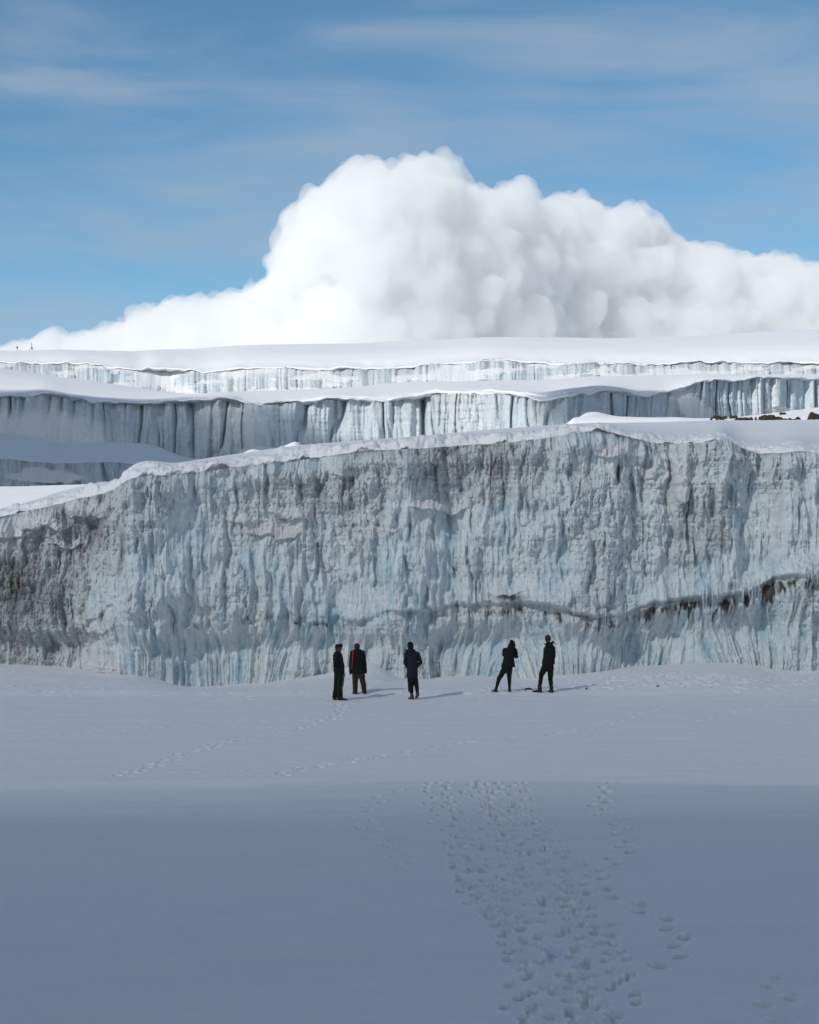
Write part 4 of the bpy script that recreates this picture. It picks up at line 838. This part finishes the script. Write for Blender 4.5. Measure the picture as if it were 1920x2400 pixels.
# ------------------------------------------------------------------ stones on the snow, lava rocks on the ridge
M_rock = plain('lava_rock', (.032, .023, .019), .95, .06, 3, var=.55)
M_stone = plain('dark_stone', (.035, .03, .028), .9, .01, 20, var=.4)
def ico(sub):
    import bmesh
    bm = bmesh.new(); bmesh.ops.create_icosphere(bm, subdivisions=sub, radius=1)
    v = np.array([x.co[:] for x in bm.verts]); f = [[y.index for y in x.verts] for x in bm.faces]; bm.free(); return v, np.array(f)
IV, IF = ico(4)
def rock(x, y, z, w, d, h, seed, mat, name='lava_rock', rough=.35, lumps=1):
    Vs, Fs = [], []
    rr = np.random.default_rng(seed)
    for k in range(lumps):
        c = np.zeros(3) if lumps == 1 else np.array([(k+.5)/lumps*2-1, rr.uniform(-.4, .4), 0])*[.85, 1, 1]
        sc = np.array([1, 1, 1.]) if lumps == 1 else np.array([1.5/lumps, .8, rr.uniform(.55, 1)])
        v = IV*1.0
        n = fbm(v[:, 0]*1.3+seed+k*5, v[:, 1]*1.3, v[:, 2]*1.3, o=5, seed=seed+k, g=.55)
        v = v*(1+rough*n)[:, None]
        q = .16; v = v*.75+np.round(v/q)*q*.25
        v = (v*sc+c)*[w/2, d/2, h]
        Fs.append(IF+len(IV)*k); Vs.append(v)
    o = mesh_from(name, np.concatenate(Vs), np.concatenate(Fs), mat, smooth=False)
    o.location = (x, y, z)
    return o
def rock_px(x0, x1, ytop, ybot, Y, seed, label, lumps=1):
    cx = (x0+x1)/2; Y, zs_ = mid_point(cx, min(ybot, 989.0)); X = (cx-960)/F*Y; w = (x1-x0)/F*Y; h = (ybot-ytop)/F*Y
    o = rock(X, Y, zs_-.04, w*1.05, max(w*.8, .3), max(.16, zat(ytop, Y)-zs_)*1.3, seed, M_rock, lumps=lumps)
    tag(o, label, 'rock', 'lava rocks on the ridge'); return o
for i, (a, b, t, q, Y, lm, lb) in enumerate([
    (1664, 1670, 978, 987, 128, 1, 'small brown rock at the left end of the rock strip on the ridge'),
    (1670, 1704, 974, 983, 131, 4, 'low jagged row of dark rock capping the snow bump at the left of the strip'),
    (1677, 1685, 984, 991, 122, 1, 'small dark rock poking from the snow just below the jagged row'),
    (1687, 1697, 983, 987, 126, 2, 'thin dark rock sliver to the right below the jagged row'),
    (1709, 1728, 979, 983, 130, 3, 'long thin flat dark rock lying on the sunlit ridge snow'),
    (1723, 1755, 981, 992, 118, 3, 'brown triangular rock mound left of the biggest rock'),
    (1755, 1766, 986, 992, 118, 1, 'small brown rock beside the triangular mound'),
    (1769, 1774, 984, 986, 122, 1, 'tiny dark stone between the mound and the biggest rock'),
    (1777, 1789, 983, 991, 117, 1, 'knob of brown rock at the left foot of the biggest rock'),
    (1783, 1816, 971, 991, 118, 2, 'biggest lumpy brown lava rock on the ridge'),
    (1808, 1834, 976, 991, 118.4, 2, 'brown rock shoulder leaning on the right of the biggest rock'),
    (1834, 1847, 981, 990, 117, 1, 'small brown rock between the biggest rock and the long low one'),
    (1845, 1876, 978, 990, 117, 3, 'long low brown rock between the biggest rock and the frame edge'),
    (1828, 1843, 968, 972, 133, 2, 'flat dark rock lying alone up the bright slope'),
    (1893, 1934, 967, 989, 117, 3, 'dark craggy rock at the right edge of the photo')]):
    rock_px(a, b, t, q, Y, 40+i, lb, lm)
for i, (px, py, w, h, lb) in enumerate([(1239, 1616, .26, .05, 'flat dark slab of stone on the snow between the two right people'), (1375, 1620.5, .075, .045, 'tiny dark stone on the snow right of the tall person'),
                                     (1542, 1611, .13, .06, 'small dark stone on the trampled snow at right')]):
    X, Y = gY(px, py); tag(rock(X, Y, float(ground_z(X, Y)), w, w*.7, h, 90+i, M_stone, 'stone'), lb, 'stone')

# ------------------------------------------------------------------ icicles hanging from the ledge (parts of the near cliff)
M_icicle = plain('clear_ice', (.62, .70, .75), .12, spec=.6, var=.05)
me = near_cliff.data; nv = len(me.vertices); co = np.empty(nv*3, np.float32); me.vertices.foreach_get('co', co); co = co.reshape(-1, 3)
for k, px in enumerate([1336, 1410, 1462, 1640, 1648, 1662, 1672, 1731, 1734, 1748, 1756, 1763, 1772, 1788, 1866, 1872, 1880, 1893]):
    py = float(ledge_py(px)); X = (px-960)/F*76.8; z = zat(py, 76.8)
    m = (np.abs(co[:, 0]-X) < .12) & (np.abs(co[:, 2]-(z+.25)) < .18)
    if not m.any(): continue
    y = float(co[m, 1].min())+.05; ln = rng.uniform(.35, .95)*(1.2 if px in (1734, 1640, 1872) else 1)
    nseg, nr = 7, 10; V = []
    for i in range(nr):
        t = i/(nr-1); r = .022*(1-t)**.8*(1+.25*math.sin(t*19+k))+.002
        for j in range(nseg): V.append((X+r*math.cos(j*6.283/nseg)+.01*math.sin(t*5+k), y+r*math.sin(j*6.283/nseg), z+.32-ln*t))
    Fq = [(i*nseg+j, i*nseg+(j+1) % nseg, (i+1)*nseg+(j+1) % nseg, (i+1)*nseg+j) for i in range(nr-1) for j in range(nseg)]
    mesh_from('icicle', V, Fq, M_icicle, near_cliff)

# ------------------------------------------------------------------ weather masts on the far ridge
M_mast = plain('dark_mast_metal', (.03, .032, .036), .5)
def rod(p, q, r, n=8):
    return capsules([(p, r, q, r)], nseg=n)
def joined(name, pcs, mat, parent):
    V, Fc = [], []
    for v, f in pcs:
        b = len(V); V += [tuple(x) for x in v]; Fc += [tuple(i+b for i in q) for q in f]
    me = bpy.data.meshes.new(name); me.from_pydata(V, [], [q if q[2] != q[3] else q[:3] for q in Fc]); me.materials.append(mat)
    for p_ in me.polygons: p_.use_smooth = True
    o = bpy.data.objects.new(name, me); COL.objects.link(o); o.parent = parent; return o
def boxp(c, s):
    x, y, z = c; a, b, h = [k/2 for k in s]
    V = [(x+i*a, y+j*b, z+k*h) for k in (-1, 1) for j in (-1, 1) for i in (-1, 1)]
    return V, [(0, 2, 3, 1), (4, 5, 7, 6), (0, 1, 5, 4), (2, 6, 7, 3), (0, 4, 6, 2), (1, 3, 7, 5)]
YM = 612.; um = YM/F*.0928      # metres per zoomed pixel
def mast(px, py, label):
    e = bpy.data.objects.new('weather_mast', None); COL.objects.link(e); c_, ry_, rz_ = HILL; j_ = int(np.argmin(np.abs(c_-px))); zi_ = float(np.interp(YM, ry_[20:, j_], rz_[20:, j_]))
    e.location = ((px-960)/F*YM, YM, zi_-.15); tag(e, label, 'weather mast', 'weather masts on the skyline'); return e
m = mast(39.9, 839.5, 'shorter weather mast with a dark box on top, leftmost on the far snow ridge')
q = lambda x, z: ((x-430)*um, 0, (650-z)*um)
joined('pole', [rod(q(430, 720), q(430, 470), .045)], M_mast, m)
joined('pole', [rod(q(488, 720), q(488, 500), .055)], M_mast, m)
joined('crossbar', [rod(q(430, 512), q(488, 512), .03), rod(q(430, 545), q(488, 545), .03)], M_mast, m)
joined('instrument_box', [boxp(q(441, 432), (.36, .3, .55)), rod(q(405, 436), q(440, 425), .06), rod(q(430, 480), q(432, 455), .10)], M_mast, m)
joined('battery_box', [boxp(q(441, 610), (.24, .25, .42))], M_mast, m)
m = mast(73.8, 836.5, 'taller weather mast with side arms and sensors on the far snow ridge')
q = lambda x, z: ((x-795)*um, 0, (620-z)*um)
joined('pole', [rod(q(795, 700), q(795, 310), .055)], M_mast, m)
joined('pole', [rod(q(814, 700), q(814, 380), .03)], M_mast, m)
joined('instrument_box', [boxp(q(808, 432), (.46, .3, .52))], M_mast, m)
joined('side_arm', [rod(q(814, 518), q(888, 518), .03), rod(q(888, 518), q(892, 482), .07)], M_mast, m)
joined('side_arm', [rod(q(740, 470), q(795, 440), .028), rod(q(742, 478), q(738, 455), .05)], M_mast, m)
joined('sensor', [boxp(q(797, 312), (.22, .2, .2))], M_mast, m)
joined('sensor', [boxp(q(824, 370), (.16, .16, .14))], M_mast, m)
joined('sensor', [boxp(q(832, 475), (.14, .14, .2))], M_mast, m)
joined('base_frame', [rod(q(756, 590), q(818, 590), .04), rod(q(762, 560), q(762, 605), .05), boxp(q(786, 580), (.3, .3, .35))], M_mast, m)

# ------------------------------------------------------------------ clouds
def volmat(name, dens, col=(1, 1, 1), an=.2):
    m = bpy.data.materials.new(name); m.use_nodes = True; nt = m.node_tree; nt.nodes.clear()
    o = N(nt, 'ShaderNodeOutputMaterial'); v = N(nt, 'ShaderNodeVolumeScatter', Density=dens, Anisotropy=an, Color=(*col, 1)); L(nt, v.outputs[0], o.inputs['Volume'])
    m.cycles.homogeneous_volume = True
    return m
def whitemat():
    m, nt, p = newmat('cloud_core')
    p.inputs['Base Color'].default_value = (.97, .975, .98, 1); p.inputs['Roughness'].default_value = 1; p.inputs['Specular IOR Level'].default_value = 0
    return m
def remesh_np(V, Fc, vox, smooth=0):
    me = bpy.data.meshes.new('t'); me.from_pydata(V.tolist(), [], Fc.tolist()); o = bpy.data.objects.new('t', me); COL.objects.link(o)
    rm = o.modifiers.new('r', 'REMESH'); rm.mode = 'VOXEL'; rm.voxel_size = vox
    if smooth: s = o.modifiers.new('s', 'SMOOTH'); s.iterations = smooth; s.factor = .5
    dg = bpy.context.evaluated_depsgraph_get(); m2 = bpy.data.meshes.new_from_object(o.evaluated_get(dg))
    bpy.data.objects.remove(o); bpy.data.meshes.remove(me); return m2
def co_no(me):
    n = len(me.vertices); co = np.empty(n*3, np.float32); no = np.empty(n*3, np.float32)
    me.vertices.foreach_get('co', co); me.vertices.foreach_get('normal', no); return co.reshape(-1, 3).astype(float), no.reshape(-1, 3).astype(float)
YC = 1500.; mpp = YC/F
ctop = crv([(-400, 830), (-120, 815), (0, 803), (60, 788), (130, 768), (180, 776), (215, 776), (245, 752), (290, 728), (330, 700), (365, 688), (410, 668), (470, 664), (530, 652), (570, 625), (605, 605), (618, 560), (632, 520), (640, 490), (665, 462), (700, 430), (745, 398), (780, 372),
            (820, 352), (860, 350), (930, 352), (955, 348), (985, 336), (1030, 343), (1070, 365), (1095, 395), (1130, 416), (1165, 420), (1200, 392), (1235, 384), (1258, 415), (1275, 440), (1310, 430), (1345, 426), (1385, 440), (1410, 462), (1440, 470), (1475, 462), (1515, 458),
            (1545, 478), (1575, 520), (1610, 532), (1680, 540), (1740, 558), (1790, 566), (1815, 556), (1850, 572), (1920, 602), (2050, 660), (2300, 760), (2600, 830)])
cr = np.random.default_rng(21)
bl = []
def fit(px, py, r):
    dx = np.linspace(-r, r, 15); top = py-np.sqrt(np.maximum(0, r*r-dx*dx)); return float((top-ctop(px+dx)).min())
for k in range(640):
    px = cr.uniform(-350, 2450); u = cr.random()
    if k < 360: r = cr.uniform(18, 60); py = float(ctop(px))+r*.92; dY = cr.uniform(-40, 50)
    else:
        r = cr.uniform(55, 150); py = float(ctop(px))+r+cr.random()**1.2*(880-float(ctop(px)))
        dY = -cr.uniform(0, 1)*min(260, (py-float(ctop(px)))*.9)*mpp+30
    for _ in range(12):
        if fit(px, py, r) > 10: break
        r *= .85; py += 2
    if py-r > 900: continue
    bl.append((px, py, r, dY))
for px in range(-300, 2400, 34):
    for py in range(int(ctop(px))+60, 900, 38):
        r = cr.uniform(44, 62)
        while fit(px, py, r) < 10 and r > 20: r *= .9
        for dY in (-50, 10): bl.append((px+cr.uniform(-12, 12), py+cr.uniform(-10, 10), r, dY+cr.uniform(-20, 20)))
bl = [(a+(22 if 420 < a < 760 else 0), b+float(np.interp(a, [200, 450], [-8, 14])), c*1.0, d) for (a, b, c, d) in bl]
IV2, IF2 = ico(2)
bl = [(a, b, c, d+float(np.interp(a, [0, 500, 850, 1100, 1400, 1900], [40, -10, -70, -30, 70, 120]))) for (a, b, c, d) in bl]
VV = np.concatenate([IV2*r*(YC+dY)/F+np.array([(px-960)/F*(YC+dY), YC+dY, zat(py, YC+dY)]) for (px, py, r, dY) in bl])
FF = np.concatenate([IF2+len(IV2)*k for k in range(len(bl))])
cm = remesh_np(VV, FF, 2.2, 2)
co, no = co_no(cm)
n1 = fbm(co[:, 0]/34, co[:, 1]/34, co[:, 2]/34, o=3, seed=801, billow=True)
n2 = fbm(co[:, 0]/12, co[:, 1]/12, co[:, 2]/12, o=4, seed=811, billow=True, g=.62)
faces = np.empty(len(cm.loops), np.int32); cm.loops.foreach_get('vertex_index', faces); faces = faces.reshape(-1, 4)
shell = co+no*(9.0*n1+6.0*n2-1.0)[:, None]
sm_ = remesh_np(shell, faces, 1.9, 1)
shell, _ = co_no(sm_); faces = np.empty(len(sm_.loops), np.int32); sm_.loops.foreach_get('vertex_index', faces); faces = faces.reshape(-1, 4)
cl = mesh_from('cloud', shell, faces, volmat('cloud_vapour', .05, an=0))
tag(cl, 'huge white billowing cumulus cloud rising behind the far snow ridge', 'cloud')
# drifting clouds up-sun of the camera, out of view: they shade the near ground and the left of the second cliff; the low one and the right puff are added for shade
def shade_cloud(gx, gy, rx, ry, h, thick, dens, seed, label, sl=1.6, col=(1, 1, 1)):
    c = np.array([gx, gy, 0])+SUN*h/SUN.z
    v, f = ico(5); n = fbm(v[:, 0]*2+seed, v[:, 1]*2, v[:, 2]*2, o=4, seed=seed, billow=True)
    v = v*(1+.10*n)[:, None]
    v[:, 2] = np.tanh(sl*v[:, 2])/math.tanh(sl)
    v = v*[rx, ry, thick]
    o = mesh_from('cloud', v, f, volmat('thin_cloud', dens, col, .3)); o.location = c
    tag(o, label, 'cloud', 'small drifting clouds'); return o
shade_cloud(-60, -70, 280, 169, 300, 34, .0140, 5, 'flat grey-white cloud drifting high to the left above the snow basin')
shade_cloud(-60, -62, 260, 104, 46, 9, .26, 7, 'unseen low grey cloud added behind the camera to darken the foreground snow', 1.7, (.74, .75, .77))  # added grey volume: blocks sun and sky light so the foreground goes darker
shade_cloud(-50, 228, 68, 64, 260, 16, .09, 6, 'small flat cloud drifting high to the left over the terraces')
shade_cloud(70, 270, 32, 26, 260, 10, .12, 8, 'unseen small cloud puff added to shade the right of the second cliff')  # out-of-view puff added only to shade the cliff's right part
